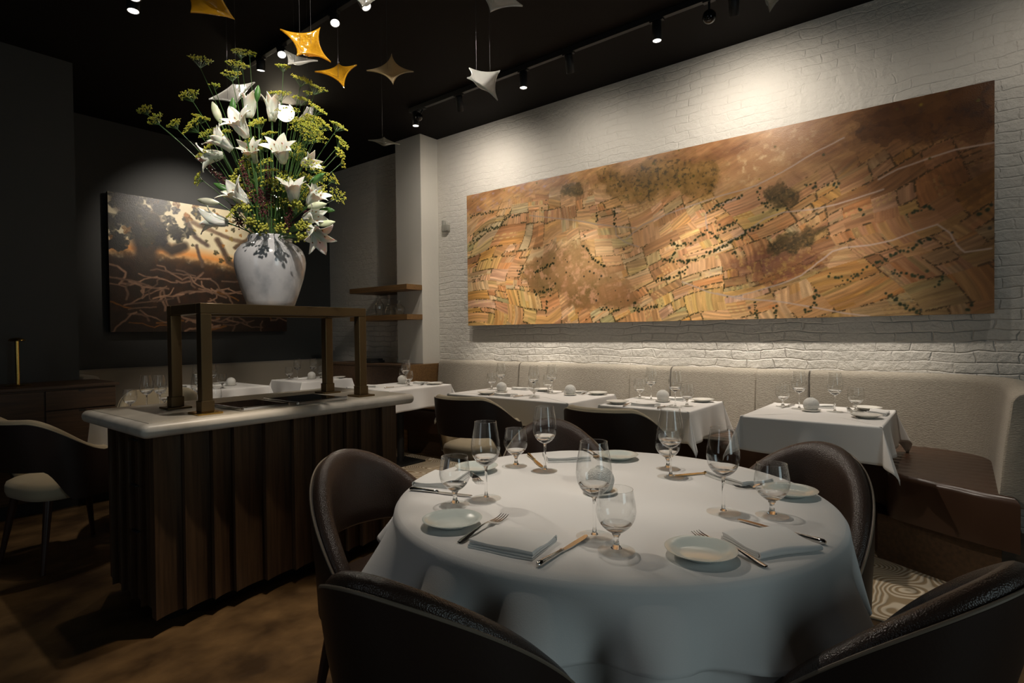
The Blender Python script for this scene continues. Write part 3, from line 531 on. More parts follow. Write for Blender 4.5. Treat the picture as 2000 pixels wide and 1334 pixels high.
    earth = mixc(np.broadcast_to(np.array([.70, .54, .36]), col.shape), [.50, .34, .22], np.clip(n1 * 2 - .6, 0, 1))
    earth = mixc(earth, [.58, .48, .50], np.clip((n2 - .55) * 3, 0, 1) * (X < 1.0))
    earth = earth * (1 + .35 * (vnoise(X * 11 + V * 7, (V - .4 * X) * 90, 27, 3) - .5))[..., None]
    col = mixc(col, earth * 1.08, top)
    def patch(key, c1, c2, c3=None, soft=1.0, fq=14, seed=20, feather=1.0):
        m = 0.0
        for q in range(5):
            a_ = q * 1.2566; am = .3 + .7 * (q % 2)
            m = m + .2 * inside(U + (vnoise(X * 16, V * 16, seed) - .5) * .035 + .006 * am * math.cos(a_) * feather, V + (vnoise(X * 16, V * 16, seed + 1) - .5) * .10 + .018 * am * math.sin(a_) * feather, P_PATCH[key])
        n = vnoise(X * fq, V * fq, seed + 2)
        k = mixc(np.broadcast_to(np.array(c1), col.shape), c2, np.clip(n * 2.4 - .7, 0, 1))
        if c3 is not None: k = mixc(k, c3, np.clip((vnoise(X * fq * 3, V * fq * 3, seed + 3) - .55) * 5, 0, 1))
        return mixc(col, k, m * soft)
    col = patch('light', [.80, .64, .46], [.70, .52, .36], [.90, .78, .60], .8, 12, 30, 5.0)
    col = patch('hillB', [.40, .30, .13], [.56, .42, .22], [.20, .17, .08], .9, 22, 40, 3.0)
    col = patch('hillA', [.54, .38, .24], [.40, .31, .17], [.68, .50, .38], .9, 10, 50, 1.5)
    col = patch('hillC', [.48, .31, .20], [.40, .24, .20], [.64, .50, .28], .8, 18, 60, 3.0)
    col = patch('dark', [.24, .15, .09], [.40, .26, .14], [.17, .12, .12], .9, 10, 70, 4.0)
    col = patch('dark2', [.27, .18, .09], [.42, .27, .12], [.17, .14, .08], .7, 10, 80, 5.0)
    for k_, sd in (('shr', 90), ('shr2', 100), ('shr3', 110)):
        col = patch(k_, [.16, .16, .10], [.30, .26, .15], [.44, .36, .22], .8, 30, sd)
    col = mixc(col, [.86, .70, .52], .5 * np.exp(-(((U - .38) / .20) ** 2 + ((V - .46) / .28) ** 2)) * (.5 + .8 * vnoise(X * 20, V * 20, 33)))
    # paint darkens to umber at the right-hand side
    rgt = np.clip((U - .62) / .38, 0, 1)
    col = col * (1 - .33 * rgt)[..., None] * np.array([1, 1, 1])
    col = mixc(col, [.40, .22, .08], rgt * .35)
    for i, road in enumerate(P_ROADS):
        rd = [(p[0], p[1]) for p in road]
        d = seg_dist(U + (vnoise(X * 9, V * 9, 7) - .5) * .006, V, rd, asp)
        col = mixc(col, [.68, .60, .56], np.clip(1.4 - d / .0042, 0, 1) * .75)
    rg2 = np.random.RandomState(5)
    def dab(cu, cv, r_, c, w=1.0, sq=1.0):
        i0 = int(max(0, (cu - r_ / asp * 2) * (nu - 1))); i1 = int(min(nu, (cu + r_ / asp * 2) * (nu - 1) + 2)); j0 = int(max(0, (cv - r_ * 2) * (nv - 1))); j1 = int(min(nv, (cv + r_ * 2) * (nv - 1) + 2))
        if i1 <= i0 or j1 <= j0: return
        u = U[i0:i1, j0:j1]; v = V[i0:i1, j0:j1]
        d = np.hypot((u - cu) * asp * sq, v - cv) / r_
        w_ = np.clip(1.6 - d * 1.3, 0, 1) * w
        col[i0:i1, j0:j1] = col[i0:i1, j0:j1] * (1 - w_[..., None]) + np.array(c) * w_[..., None]
    for tr in P_TREES:
        for (a, b) in zip(tr[:-1], tr[1:]):
            L = math.hypot((b[0] - a[0]) * asp, b[1] - a[1]); n = max(2, int(L / .0075))
            for k in range(n):
                t = (k + rg2.rand()) / n
                if rg2.rand() < .14: continue
                g = rg2.rand()
                dab(a[0] + (b[0] - a[0]) * t + rg2.normal(0, .0016), a[1] + (b[1] - a[1]) * t + rg2.normal(0, .006), rg2.uniform(.004, .009), [.10 + .06 * g, .13 + .06 * g, .06 + .03 * g], .95, 1.1)
    for k in range(420):
        u, v = rg2.rand(), rg2.rand()
        if inside(np.array([u]), np.array([v]), P_PATCH['hillA'])[0] or inside(np.array([u]), np.array([v]), P_PATCH['hillB'])[0] or rg2.rand() < .12:
            g = rg2.rand(); dab(u, v, rg2.uniform(.004, .009), [.16 + .4 * g * (v > .6), .17 + .3 * g * (v > .6), .07 + .1 * g], .8)
    return np.clip(col, .01, 1)

def paint_vines(nu, nv):
    asp = 1.35; rg = np.random.RandomState(3)
    U, V = np.meshgrid(np.linspace(0, 1, nu), np.linspace(0, 1, nv), indexing='ij'); X = U * asp
    n1 = vnoise(X * 6, V * 6, 1); n2 = vnoise(X * 24, V * 24, 2)
    col = np.zeros(U.shape + (3,))
    sky = mixc(np.broadcast_to(np.array([.88, .82, .68]), col.shape), [.74, .70, .58], n1)
    hor = .57 + .03 * np.sin(X * 3) - .09 * U
    glow = np.clip(1 - np.abs(V - hor - .04) / .08, 0, 1)
    sky = mixc(sky, [.85, .50, .18], glow * .8)
    ground = mixc(np.broadcast_to(np.array([.12, .075, .04]), col.shape), [.20, .11, .05], np.clip(n2 * 2 - .6, 0, 1))
    ground = mixc(ground, [.30, .20, .08], np.clip(1 - (hor - V) / .10, 0, 1) * np.clip(n2 * 2 - .5, 0, 1))
    g = 1 / (1 + np.exp((V - hor - (n2 - .5) * .08) * 90))
    col = mixc(sky, ground, g)
    def stroke(pts, w, c, jit=.012, wend=None):
        nonlocal col
        d = seg_dist(U + (vnoise(X * 9, V * 9, 9) - .5) * jit * 2, V + (vnoise(X * 9, V * 9, 8) - .5) * jit * 2, pts, asp)
        k = np.clip(1.5 - d / w, 0, 1); sh = .75 + .5 * vnoise(X * 30, V * 30, 12)
        col = col * (1 - k[..., None]) + np.array(c) * sh[..., None] * k[..., None]
    # gnarled trunk and boughs
    stroke([(.13, .30), (.17, .55), (.14, .75), (.05, .95)], .055, [.15, .11, .07])
    stroke([(.17, .55), (.24, .72), (.22, .86)], .050, [.20, .15, .10])
    stroke([(.20, .70), (.30, .62), (.37, .66)], .035, [.17, .13, .09])
    stroke([(.38, .88), (.44, .74), (.50, .69)], .018, [.34, .28, .24])
    stroke([(.42, .86), (.60, .78), (.72, .75), (.95, .70)], .016, [.44, .36, .28])
    stroke([(.56, .74), (.62, .58), (.72, .50), (.86, .54)], .022, [.32, .25, .19])
    stroke([(.44, .68), (.47, .52)], .012, [.36, .28, .22])
    stroke([(.80, .98), (.76, .80), (.66, .70)], .014, [.40, .32, .24])
    # pale roots and dead canes over the dark ground
    for k in range(80):
        u, v = rg.rand() * .98, rg.uniform(.03, .46); a = rg.uniform(-.9, .9) + (PI if rg.rand() < .5 else 0); pts = [(u, v)]
        for j in range(rg.randint(4, 8)):
            a += rg.normal(0, .45); u += math.cos(a) * .035; v += math.sin(a) * .035 * .8; pts.append((u, min(v, .5)))
        q = rg.rand(); stroke(pts, .0045 + .004 * rg.rand(), [.34 + .22 * q, .26 + .17 * q, .21 + .13 * q] if k % 6 else [.45, .28, .08], .01)
    def leaf(cu, cv, r_, c):
        i0 = max(0, int((cu - r_) * nu)); i1 = min(nu, int((cu + r_) * nu) + 2); j0 = max(0, int((cv - r_ * 1.4) * nv)); j1 = min(nv, int((cv + r_ * 1.4) * nv) + 2)
        if i1 <= i0 or j1 <= j0: return
        dx = (U[i0:i1, j0:j1] - cu) * asp; dy = V[i0:i1, j0:j1] - cv; th = np.arctan2(dy, dx); ph = rg.rand() * 6
        w = np.clip((r_ * (.82 + .12 * np.cos(3 * th + ph) + .10 * np.cos(5 * th + 2 * ph)) - np.hypot(dx, dy)) / .006, 0, 1) * (.8 + .2 * np.sign(np.sin(th * 2.5 + ph)))
        col[i0:i1, j0:j1] = col[i0:i1, j0:j1] * (1 - w[..., None]) + np.array(c) * w[..., None]
    for k in range(150):
        u = rg.beta(1.1, 2.6) * .60; v = rg.uniform(.60, 1.0)
        if v < .60 + u * .35: continue
        c = [[.085, .085, .055], [.13, .12, .07], [.17, .155, .09], [.42, .27, .07], [.07, .06, .075]][rg.choice(5, p=[.34, .28, .2, .08, .10])]
        leaf(u, v, rg.uniform(.03, .055), c)
    for k in range(46):
        leaf(rg.uniform(.35, .98), rg.uniform(.66, .98), rg.uniform(.014, .026), [[.20, .18, .10], [.50, .42, .20], [.58, .36, .12], [.28, .24, .14]][rg.randint(4)])
    for cu, cv in ((.55, .64), (.58, .58), (.63, .60)): leaf(cu, cv, .028, [.20, .19, .10])
    return np.clip(col, .01, 1)

def painted_face(name, fn, nu, nv, pos, parent):
    cols = s2l(fn(nu, nv)); v = [pos(i / (nu - 1), j / (nv - 1)) for i in range(nu) for j in range(nv)]
    ii, jj = np.meshgrid(np.arange(nu - 1), np.arange(nv - 1), indexing='ij'); a = (ii * nv + jj).ravel()
    f = np.stack([a, a + nv, a + nv + 1, a + 1], 1)
    me = bpy.data.meshes.new(name); me.from_pydata(v, [], f.tolist()); me.materials.append(M_paint)
    at = me.color_attributes.new('paint', 'FLOAT_COLOR', 'POINT')
    at.data.foreach_set('color', np.concatenate([cols.reshape(-1, 3), np.ones((nu * nv, 1))], 1).ravel().astype(np.float32))
    me.update(); return link(name, me, parent)

t = thing('landscape_painting', 'very wide oil painting of ochre farm fields hanging on the white brick wall', 'painting', (4.53, 2.037, 1.34))
def inv(o): return Vector(o.location)
b = MB().box((0.002, -2.19, 0), (0.042, 2.19, 1.4155), 0.002).obj('canvas', M_canvas, t, smooth=False)
MB().box((0.042, -1.9, 1.2), (0.07, 1.9, 1.26)).box((0.042, -1.9, 0.2), (0.07, 1.9, 0.26)).obj('hanging_batten', M_black, t, smooth=False)
painted_face('painted_surface', paint_fields, 960, 310, lambda u, v: (0.0, 2.19 - 4.38 * u, 1.4155 * v), t)
t = thing('tree_painting', 'oil painting of a gnarled vine at sunset hanging on the dark back wall', 'painting', (2.93, 6.85, 1.31))
MB().box((-0.97, -0.001, 0), (0.97, 0.045, 1.445), 0.002).obj('canvas', M_canvas, t, smooth=False)
MB().box((-0.8, 0.045, 1.2), (0.8, 0.07, 1.26)).obj('hanging_batten', M_black, t, smooth=False)
painted_face('painted_surface', paint_vines, 400, 300, lambda u, v: (-0.97 + 1.94 * u, -0.003, 1.445 * v), t)

# ------------------------------------------------------------------ carpet
tag(MB().box((2.85, -2.4, 0.0005), (3.92, 4.7, 0.010), 0.003).obj('carpet', M_rug, smooth=False), 'cream and brown swirl patterned carpet along the brick wall banquette', 'carpet')

# ------------------------------------------------------------------ banquettes
def sweep(mb, path, prof, end_round=0.03):
    """path: list of (point2d, inward2d); prof: closed list of (distance into the room, z)"""
    cx = sum(p[0] for p in prof) / len(prof); cz = sum(p[1] for p in prof) / len(prof)
    rings = []
    def ring(P, I, sc): return [(P[0] + I[0] * (cx + (d - cx) * sc), P[1] + I[1] * (cx + (d - cx) * sc), cz + (z - cz) * (1 - (1 - sc) * .35)) for d, z in prof]
    n = len(path)
    for i, (P, I) in enumerate(path):
        if i == 0:
            q = path[1][0]; L = math.hypot(q[0] - P[0], q[1] - P[1]); T = ((q[0] - P[0]) / L, (q[1] - P[1]) / L)
            rings += [ring(P, I, .80), ring((P[0] + T[0] * end_round * .3, P[1] + T[1] * end_round * .3), I, .94), ring((P[0] + T[0] * end_round, P[1] + T[1] * end_round), I, 1)]
        elif i == n - 1:
            q = path[-2][0]; L = math.hypot(q[0] - P[0], q[1] - P[1]); T = ((q[0] - P[0]) / L, (q[1] - P[1]) / L)
            rings += [ring((P[0] + T[0] * end_round, P[1] + T[1] * end_round), I, 1), ring((P[0] + T[0] * end_round * .3, P[1] + T[1] * end_round * .3), I, .94), ring(P, I, .80)]
        else: rings.append(ring(P, I, 1))
    m = len(prof); v = [p for r_ in rings for p in r_]; f = []
    for i in range(len(rings) - 1):
        for k in range(m): f.append((i * m + k, i * m + (k + 1) % m, (i + 1) * m + (k + 1) % m, (i + 1) * m + k))
    f.append(tuple(range(m))[::-1]); f.append(tuple((len(rings) - 1) * m + k for k in range(m)))
    return mb.add(v, f)

def back_prof(top, depth=0.20, z0=0.44, lean=0.05):
    p = [(0.0, z0), (0.0, top - 0.02), (0.012, top - 0.004), (0.03, top)]
    dt = depth - lean
    for k in range(7):
        a = PI / 2 - k / 6 * PI / 2
        p.append((dt - 0.055 + 0.055 * math.cos(a), top - 0.055 + 0.055 * math.sin(a)))
    p += [(depth - lean * .45, (top + z0) / 2), (depth, z0)]
    return p

def straight(y0, y1, x=4.595, d0=0.0, d1=0.0, n=6): return [((x - d0 - (d1 - d0) * i / n, y0 + (y1 - y0) * i / n), (-1, 0)) for i in range(n + 1)]

t = thing('banquette', 'long L shaped oatmeal banquette with brown leather seat under the big painting', 'banquette', (4.0, 2.0, 0))
T0 = Matrix.Translation((-4.0, -2.0, 0))
prof = back_prof(0.962, 0.150, 0.44, 0.045)
for (a, b2, d0, d1) in ((4.66, 3.868, 0, 0), (3.862, 3.506, .035, .0), (3.494, 2.258, 0, 0), (2.252, 1.906, .035, 0), (1.894, 1.218, 0, 0), (1.212, 0.866, .035, 0)):
    sweep(MB(), straight(a, b2, 4.593, d0, d1), prof, 0.02).xform(T0).obj('back_panel', M_linen_grey, t)
path = straight(0.854, 0.24, 4.593, n=4)
cxx, cyy, R_ = 4.158, 0.16, 0.435
for k in range(0, 13):
    a = -k / 12 * PI / 2; path.append(((cxx + R_ * math.cos(a), cyy + R_ * math.sin(a)), (-math.cos(a), -math.sin(a))))
for k in range(1, 6): path.append(((cxx - 0.16 * k, cyy - R_), (0, 1)))
sweep(MB(), path, prof, 0.02).xform(T0).obj('back_panel', M_linen_grey, t)
def flat_big(o, lim=.02):
    for p in o.data.polygons:
        if abs(p.normal.z) > .98: p.use_smooth = False
    return o
seat_poly = [(4.50, 4.65), (3.90, 4.65), (3.90, 0.52), (3.87, 0.42), (3.80, 0.35), (3.70, 0.32), (3.62, 0.318), (3.565, 0.295), (3.525, 0.25), (3.49, 0.18), (3.40, 0.02), (3.34, -0.10), (3.30, -0.20), (4.15, -0.20), (4.36, -0.10), (4.48, 0.10)]
def slab(poly, z0, z1, bev):
    bm = bmesh.new(); vs_ = [bm.verts.new((x, y, z0)) for x, y in poly]; f = bm.faces.new(vs_)
    r_ = bmesh.ops.extrude_face_region(bm, geom=[f])
    for e in r_['geom']:
        if isinstance(e, bmesh.types.BMVert): e.co.z = z1
    bmesh.ops.recalc_face_normals(bm, faces=bm.faces)
    ed = [e for e in bm.edges if all(abs(v.co.z - z1) < 1e-6 for v in e.verts)]
    bmesh.ops.bevel(bm, geom=ed, offset=bev, segments=4, profile=0.5, affect='EDGES')
    bm.verts.index_update(); o = MB().add([v.co[:] for v in bm.verts], [[v.index for v in f.verts] for f in bm.faces]); bm.free(); return o
flat_big(slab(seat_poly, 0.255, 0.495, 0.03).xform(T0).obj('seat', M_bench_leather, t))
pl = [(4.40, 4.64), (4.02, 4.64), (4.02, 0.55), (3.90, 0.42), (3.62, 0.36), (3.36, -0.14), (4.30, -0.14)]
slab(pl, 0.0, 0.255, 0.005).xform(T0).obj('plinth', M_sidewood, t, smooth=False)

t = thing('banquette', 'taupe banquette curving along the dark back wall under the tree painting', 'banquette', (3.0, 6.5, 0))
T1m = Matrix.Translation((-3.0, -6.5, 0))
path = [((4.45 - 0.3 * k, 6.912), (0, -1)) for k in range(9)]
for k in range(0, 11):
    a = PI / 2 + k / 10 * PI / 2; path.append(((2.0 + 0.585 * math.cos(a), 6.327 + 0.585 * math.sin(a)), (-math.cos(a), -math.sin(a))))
path += [((1.415, 6.1), (1, 0)), ((1.415, 5.9), (1, 0)), ((1.415, 5.72), (1, 0))]
sweep(MB(), path, back_prof(0.935), 0.06).xform(T1m).obj('back_panel', M_taupe, t)
slab([(4.45, 6.74), (1.9, 6.74), (1.60, 6.4), (1.60, 5.75), (2.0, 5.75), (2.1, 6.15), (2.2, 6.25), (4.45, 6.25)], 0.25, 0.48, 0.03).xform(T1m).obj('seat', M_leather_out, t)
slab([(4.45, 6.74), (1.9, 6.74), (1.62, 6.4), (1.62, 5.8), (1.9, 5.8), (2.05, 6.3), (4.45, 6.32)], 0.0, 0.25, 0.005).xform(T1m).obj('plinth', M_sidewood, t, smooth=False)

# ------------------------------------------------------------------ service counter
t = thing('service_counter', 'dark slatted wood service counter with pale stone top', 'counter', (1.55, 2.88, 0))
T2 = Matrix.Translation((-1.55, -2.88, 0))
MB().box((0.93, 2.68, 0.07), (2.17, 3.28, 0.845), 0.002).xform(T2).obj('cabinet_body', M_wood, t, smooth=False)
MB().box((0.98, 2.74, 0.0), (2.13, 3.24, 0.07)).xform(T2).obj('plinth', M_black, t, smooth=False)
def scalloped(length, nb, depth, z0, z1, seed):
    """boards with a hollow curved face, each stepping out at one edge"""
    mb = MB(); rg = random.Random(seed); xs = [0]
    for k in range(nb): xs.append(xs[-1] + rg.choice((.8, 1.0, 1.0, 1.25)))
    sc = length / xs[-1]
    for a, b2 in zip(xs[:-1], xs[1:]):
        a *= sc; b2 *= sc; n = 8; pts = []
        for k in range(n + 1):
            u = k / n; pts.append((a + .0008 + (b2 - a - .0016) * u, depth * (0.10 + 0.90 * (1 - u) ** 2)))
        poly = [(pts[0][0], -.012)] + pts + [(pts[-1][0], -.012)]
        mb.prism(poly, z0, z1)
    return mb
f1 = scalloped(1.30, 11, 0.036, 0.07, 0.842, 4)
f1.v = [(0.89 + x, 2.655 - d, z) for x, d, z in f1.v]
f1.xform(T2).obj('front_boards', M_wood, t, angle=50)
f2 = scalloped(0.64, 5, 0.030, 0.07, 0.842, 9)
f2.v = [(0.925 - d, 2.655 + x, z) for x, d, z in f2.v]
f2.xform(T2).obj('end_boards', M_wood, t, angle=50)
f3 = scalloped(0.64, 5, 0.030, 0.07, 0.842, 8)
f3.v = [(2.172 + d, 2.655 + x, z) for x, d, z in f3.v]
f3.xform(T2).obj('end_boards', M_wood, t, angle=50)
for zz in (0.40, 0.60, 0.80):
    MB().box((0.880, 2.80, zz), (0.896, 2.86, zz + 0.008), 0.002).xform(T2).obj('finger_pull', M_black, t, smooth=False)
MB().box((0.828, 2.548, 0.840), (2.265, 3.36, 0.898), 0.027, seg=4).xform(T2).obj('stone_edge', M_marble, t)
MB().box((0.866, 2.59, 0.88), (2.225, 3.32, 0.9005), 0.002).xform(T2).obj('stone_top', M_stonetop, t, smooth=False)

t = thing('bronze_stand', 'bronze square tube stand on the stone counter carrying the vase', 'stand', (1.555, 2.855, 0.9005))
for sx in (-1, 1):
    for sy in (-1, 1):
        x, y = 0.425 * sx, 0.165 * sy
        p = MB().box((x - .024, y - .024, 0.012), (x + .024, y + .024, 0.455), 0.003).obj('post', M_bronze, t, smooth=False)
        MB().box((x - .029, y - .029, 0.010), (x + .029, y + .029, 0.06), 0.003).obj('sleeve', M_bronze, p, smooth=False)
        MB().box((x - .055, y - .055, 0.0), (x + .055, y + .055, 0.010), 0.003).obj('foot_plate', M_brass if (sx, sy) == (-1, -1) else M_bronze, p, smooth=False)
MB().box((-.449, -.189, 0.455), (.449, -.141, 0.502), 0.003).box((-.449, .141, 0.455), (.449, .189, 0.502), 0.003).box((-.449, -.141, 0.455), (-.401, .141, 0.502), 0.003).box((.401, -.141, 0.455), (.449, .141, 0.502), 0.003).obj('top_frame', M_bronze, t, smooth=False)
MB().box((-.402, -.142, 0.485), (.402, .142, 0.500), 0.001).obj('top_panel', M_bronze, t, smooth=False)

def tray(loc, sx, sy, label):
    t = thing('warming_tray', label, 'tray', loc)
    MB().box((-sx, -sy, 0.0), (sx, sy, 0.012), 0.003).obj('glass_plate', M_blackglass, t, smooth=False)
    MB().box((-sx - .004, -sy - .010, 0.0), (sx, -sy + .004, 0.018), 0.004).obj('front_rail', M_chrome, t, smooth=False)
    MB().box((-sx - .008, -sy - .004, 0.0), (-sx + .003, sy, 0.015), 0.003).obj('side_rail', M_chrome, t, smooth=False)
tray((1.385, 2.795, 0.9008), 0.115, 0.165, 'black glass tray with thick chrome edge on the stone counter, beside the front bronze post')
tray((1.690, 2.785, 0.9008), 0.145, 0.165, 'black glass tray with thin chrome side bar on the stone counter, the larger one')

# ------------------------------------------------------------------ vase
t = thing('vase', 'big glazed white stoneware jar on the bronze stand holding the flowers', 'vase', (1.535, 2.845, 1.4025))
outer = [(0.0, 0.0), (0.108, 0.0), (0.116, 0.006), (0.124, 0.03), (0.145, 0.09), (0.163, 0.15), (0.173, 0.20), (0.176, 0.235), (0.172, 0.268), (0.160, 0.297), (0.140, 0.320), (0.118, 0.333), (0.110, 0.338), (0.108, 0.348), (0.110, 0.362), (0.107, 0.370), (0.101, 0.371), (0.096, 0.366), (0.098, 0.345), (0.120, 0.315), (0.150, 0.270), (0.158, 0.23), (0.150, 0.16), (0.120, 0.06), (0.09, 0.02), (0.0, 0.018)]
MB().lathe(outer, 64).obj('body', M_vase, t, angle=60)

# ------------------------------------------------------------------ sideboard with brass lamp
t = thing('sideboard', 'dark oak sideboard with drawers against the dark wall at the left', 'sideboard', (0.5, 5.4, 0))
T3 = Matrix.Translation((-0.5, -5.4, 0))
MB().box((-0.9, 5.12, 0.10), (1.49, 5.685, 0.885), 0.002).xform(T3).obj('body', M_sidewood, t, smooth=False)
MB().box((-0.85, 5.17, 0.0), (1.45, 5.66, 0.10)).xform(T3).obj('plinth', M_black, t, smooth=False)
MB().box((-0.92, 5.09, 0.885), (1.51, 5.688, 0.908), 0.003).xform(T3).obj('top', M_sidewood, t, smooth=False)
for (a, b2, z0, z1, nm) in ((1.06, 1.485, 0.735, 0.872, 'drawer'), (1.06, 1.485, 0.12, 0.725, 'door'), (0.16, 1.05, 0.12, 0.872, 'door'), (-0.88, 0.15, 0.12, 0.872, 'door')):
    d = MB().box((a, 5.098, z0), (b2, 5.12, z1), 0.002).xform(T3).obj(nm, M_sidewood, t, smooth=False)
    c_ = (a + b2) / 2
    MB().box((c_ - .02, 5.094, z1 - .012), (c_ + .02, 5.099, z1 - .001)).xform(T3).obj('finger_pull', M_black, d, smooth=False)
t = thing('table_lamp', 'slim brass lamp with mushroom cap on the dark oak sideboard', 'lamp', (0.965, 5.40, 0.908))
MB().lathe([(0, 0), (0.075, 0), (0.078, 0.004), (0.072, 0.009), (0.02, 0.012), (0, 0.012)], 32).obj('base', M_brass, t)
MB().tube([(0, 0, .01), (0, 0, .33)], 0.013, 16).obj('stem', M_brass, t)
MB().lathe([(0, 0.325), (0.045, 0.325), (0.05, 0.330), (0.042, 0.342), (0.02, 0.350), (0, 0.351)], 32).obj('lamp_shade', M_brass, t)

# ------------------------------------------------------------------ wall shelves, carafes, cabinet
for z0, lab in ((1.748, 'upper oak wall shelf on the white column'), (1.417, 'lower oak wall shelf on the white column, holding glass carafes')):
    o = MB().box((4.108, 4.742, z0), (4.334, 5.176, z0 + .058), 0.002).box((4.108, 5.17, z0), (4.599, 5.78, z0 + .058), 0.002)
    tag(o.obj('wall_shelf', M_wood2, smooth=False), lab, 'shelf')
def carafe(loc, prof, lab):
    t = thing('carafe', lab, 'carafe', loc)
    outer = prof; th = .0022
    inner = [(max(r_ - th, 0), z + (th if i == 0 else 0)) for i, (r_, z) in enumerate(prof)][::-1]
    MB().lathe([(0, 0)] + outer + inner + [(0, th)], 28).obj('body', M_thin, t, angle=60)
carafe((4.22, 5.36, 1.4755), [(.036, 0), (.040, .005), (.044, .04), (.052, .10), (.050, .135), (.030, .165), (.020, .185), (.019, .215), (.025, .235)], 'tall glass carafe with flared lip, left one of the three on the lower shelf')
carafe((4.22, 5.18, 1.4755), [(.052, 0), (.055, .004), (.053, .05), (.040, .09), (.018, .125), (.014, .17), (.015, .225), (.020, .235)], 'glass carafe with a long thin neck, middle one on the lower shelf')
carafe((4.22, 5.00, 1.4755), [(.046, 0), (.052, .01), (.066, .06), (.060, .085), (.030, .112), (.018, .125), (.017, .15), (.022, .165)], 'squat round glass carafe nearest the column edge on the lower shelf')
t = thing('cabinet', 'low brown wood cabinet under the wall shelves at the end of the banquette', 'cabinet', (4.2, 5.2, 0))
T4 = Matrix.Translation((-4.2, -5.2, 0))
MB().box((4.03, 4.735, 0), (4.33, 6.10, 0.90), 0.002).xform(T4).obj('body', M_sidewood, t, smooth=False)
MB().box((4.03, 4.675, 0), (4.585, 4.735, 0.918), 0.002).xform(T4).obj('end_panel', M_wood2, t, smooth=False)
MB().box((4.02, 4.735, 0.90), (4.333, 6.12, 0.922), 0.002).xform(T4).obj('top', M_sidewood, t, smooth=False)
tag(MB().box((4.08, 5.35, 0.923), (4.28, 5.62, 0.950), 0.003).box((4.09, 5.37, 0.951), (4.27, 5.60, 0.972), 0.003).obj('menu_stack', M_black, smooth=False), 'dark stack of menus lying on the low cabinet under the shelves', 'menus')
t = thing('wall_fixture', 'small grey fixture on the white brick wall next to the column', 'wall fixture', (4.6, 4.60, 2.42))
MB().lathe([(0, 0), (.020, 0), (.024, .004), (.024, .12), (.020, .125), (0, .125)], 20, (-.030, 0.025, 0)).obj('cylinder_body', M_grey, t)
MB().box((-.055, -.045, .0), (0, .01, .075), 0.004).obj('box_body', M_grey, t)

# ------------------------------------------------------------------ chairs
SHAPES = {'leather': dict(A=.287, B=.283, lean=.190, flare=.029), 'cream': dict(A=.281, B=.302, lean=.156, flare=.051)}
KIND = 'leather'
def chair_profile(th):
    """height of the rim and of the lower edge of the wrapped back"""
    a = abs(th)
    if KIND == 'leather':
        u = min(1, a / 103.0); zt = 0.42 + 0.390 * (1 - u ** 1.9) ** 1.06
        zt = max(zt, .425)
        zb = 0.56 - 0.19 * smooth01((a - 34) / 22)
    else:
        zt = 0.803 - 0.182 * smooth01((a - 37.5) / 69.6)
        zb = 0.545 - 0.165 * smooth01((a - 48) / 26)
        if a > 104: zt = zb + (zt - zb) * math.sqrt(max(0.0, 1 - ((a - 104) / 14.5) ** 2)) + 0.004
    return zt, zb

def chair_pt(th, off, z):
    """th in degrees from the middle of the back; off = distance inwards from the outer face"""
    S_ = SHAPES[KIND]; A, B = S_['A'], S_['B']
    r_ = math.radians(th)
    if abs(th) <= 90:
        x = -A * math.cos(r_); y = B * math.sin(r_); nx, ny = math.cos(r_) / A, -math.sin(r_) / B
    else:
        x = (abs(th) - 90) / 90 * 0.50; y = math.copysign(B - 0.03 * ((abs(th) - 90) / 28) ** 2, th); nx, ny = 0.0, -math.copysign(1, th)
    l = math.hypot(nx, ny); nx /= l; ny /= l
    lean = S_['lean'] * (z - 0.45) * max(0, math.cos(r_)) if z > .45 else 0
    flare = S_['flare'] * (z - 0.45) * abs(math.sin(r_))
    return (x + nx * off - lean, y + ny * off + math.copysign(flare, th) * (1 if abs(th) > 1 else 0), z)

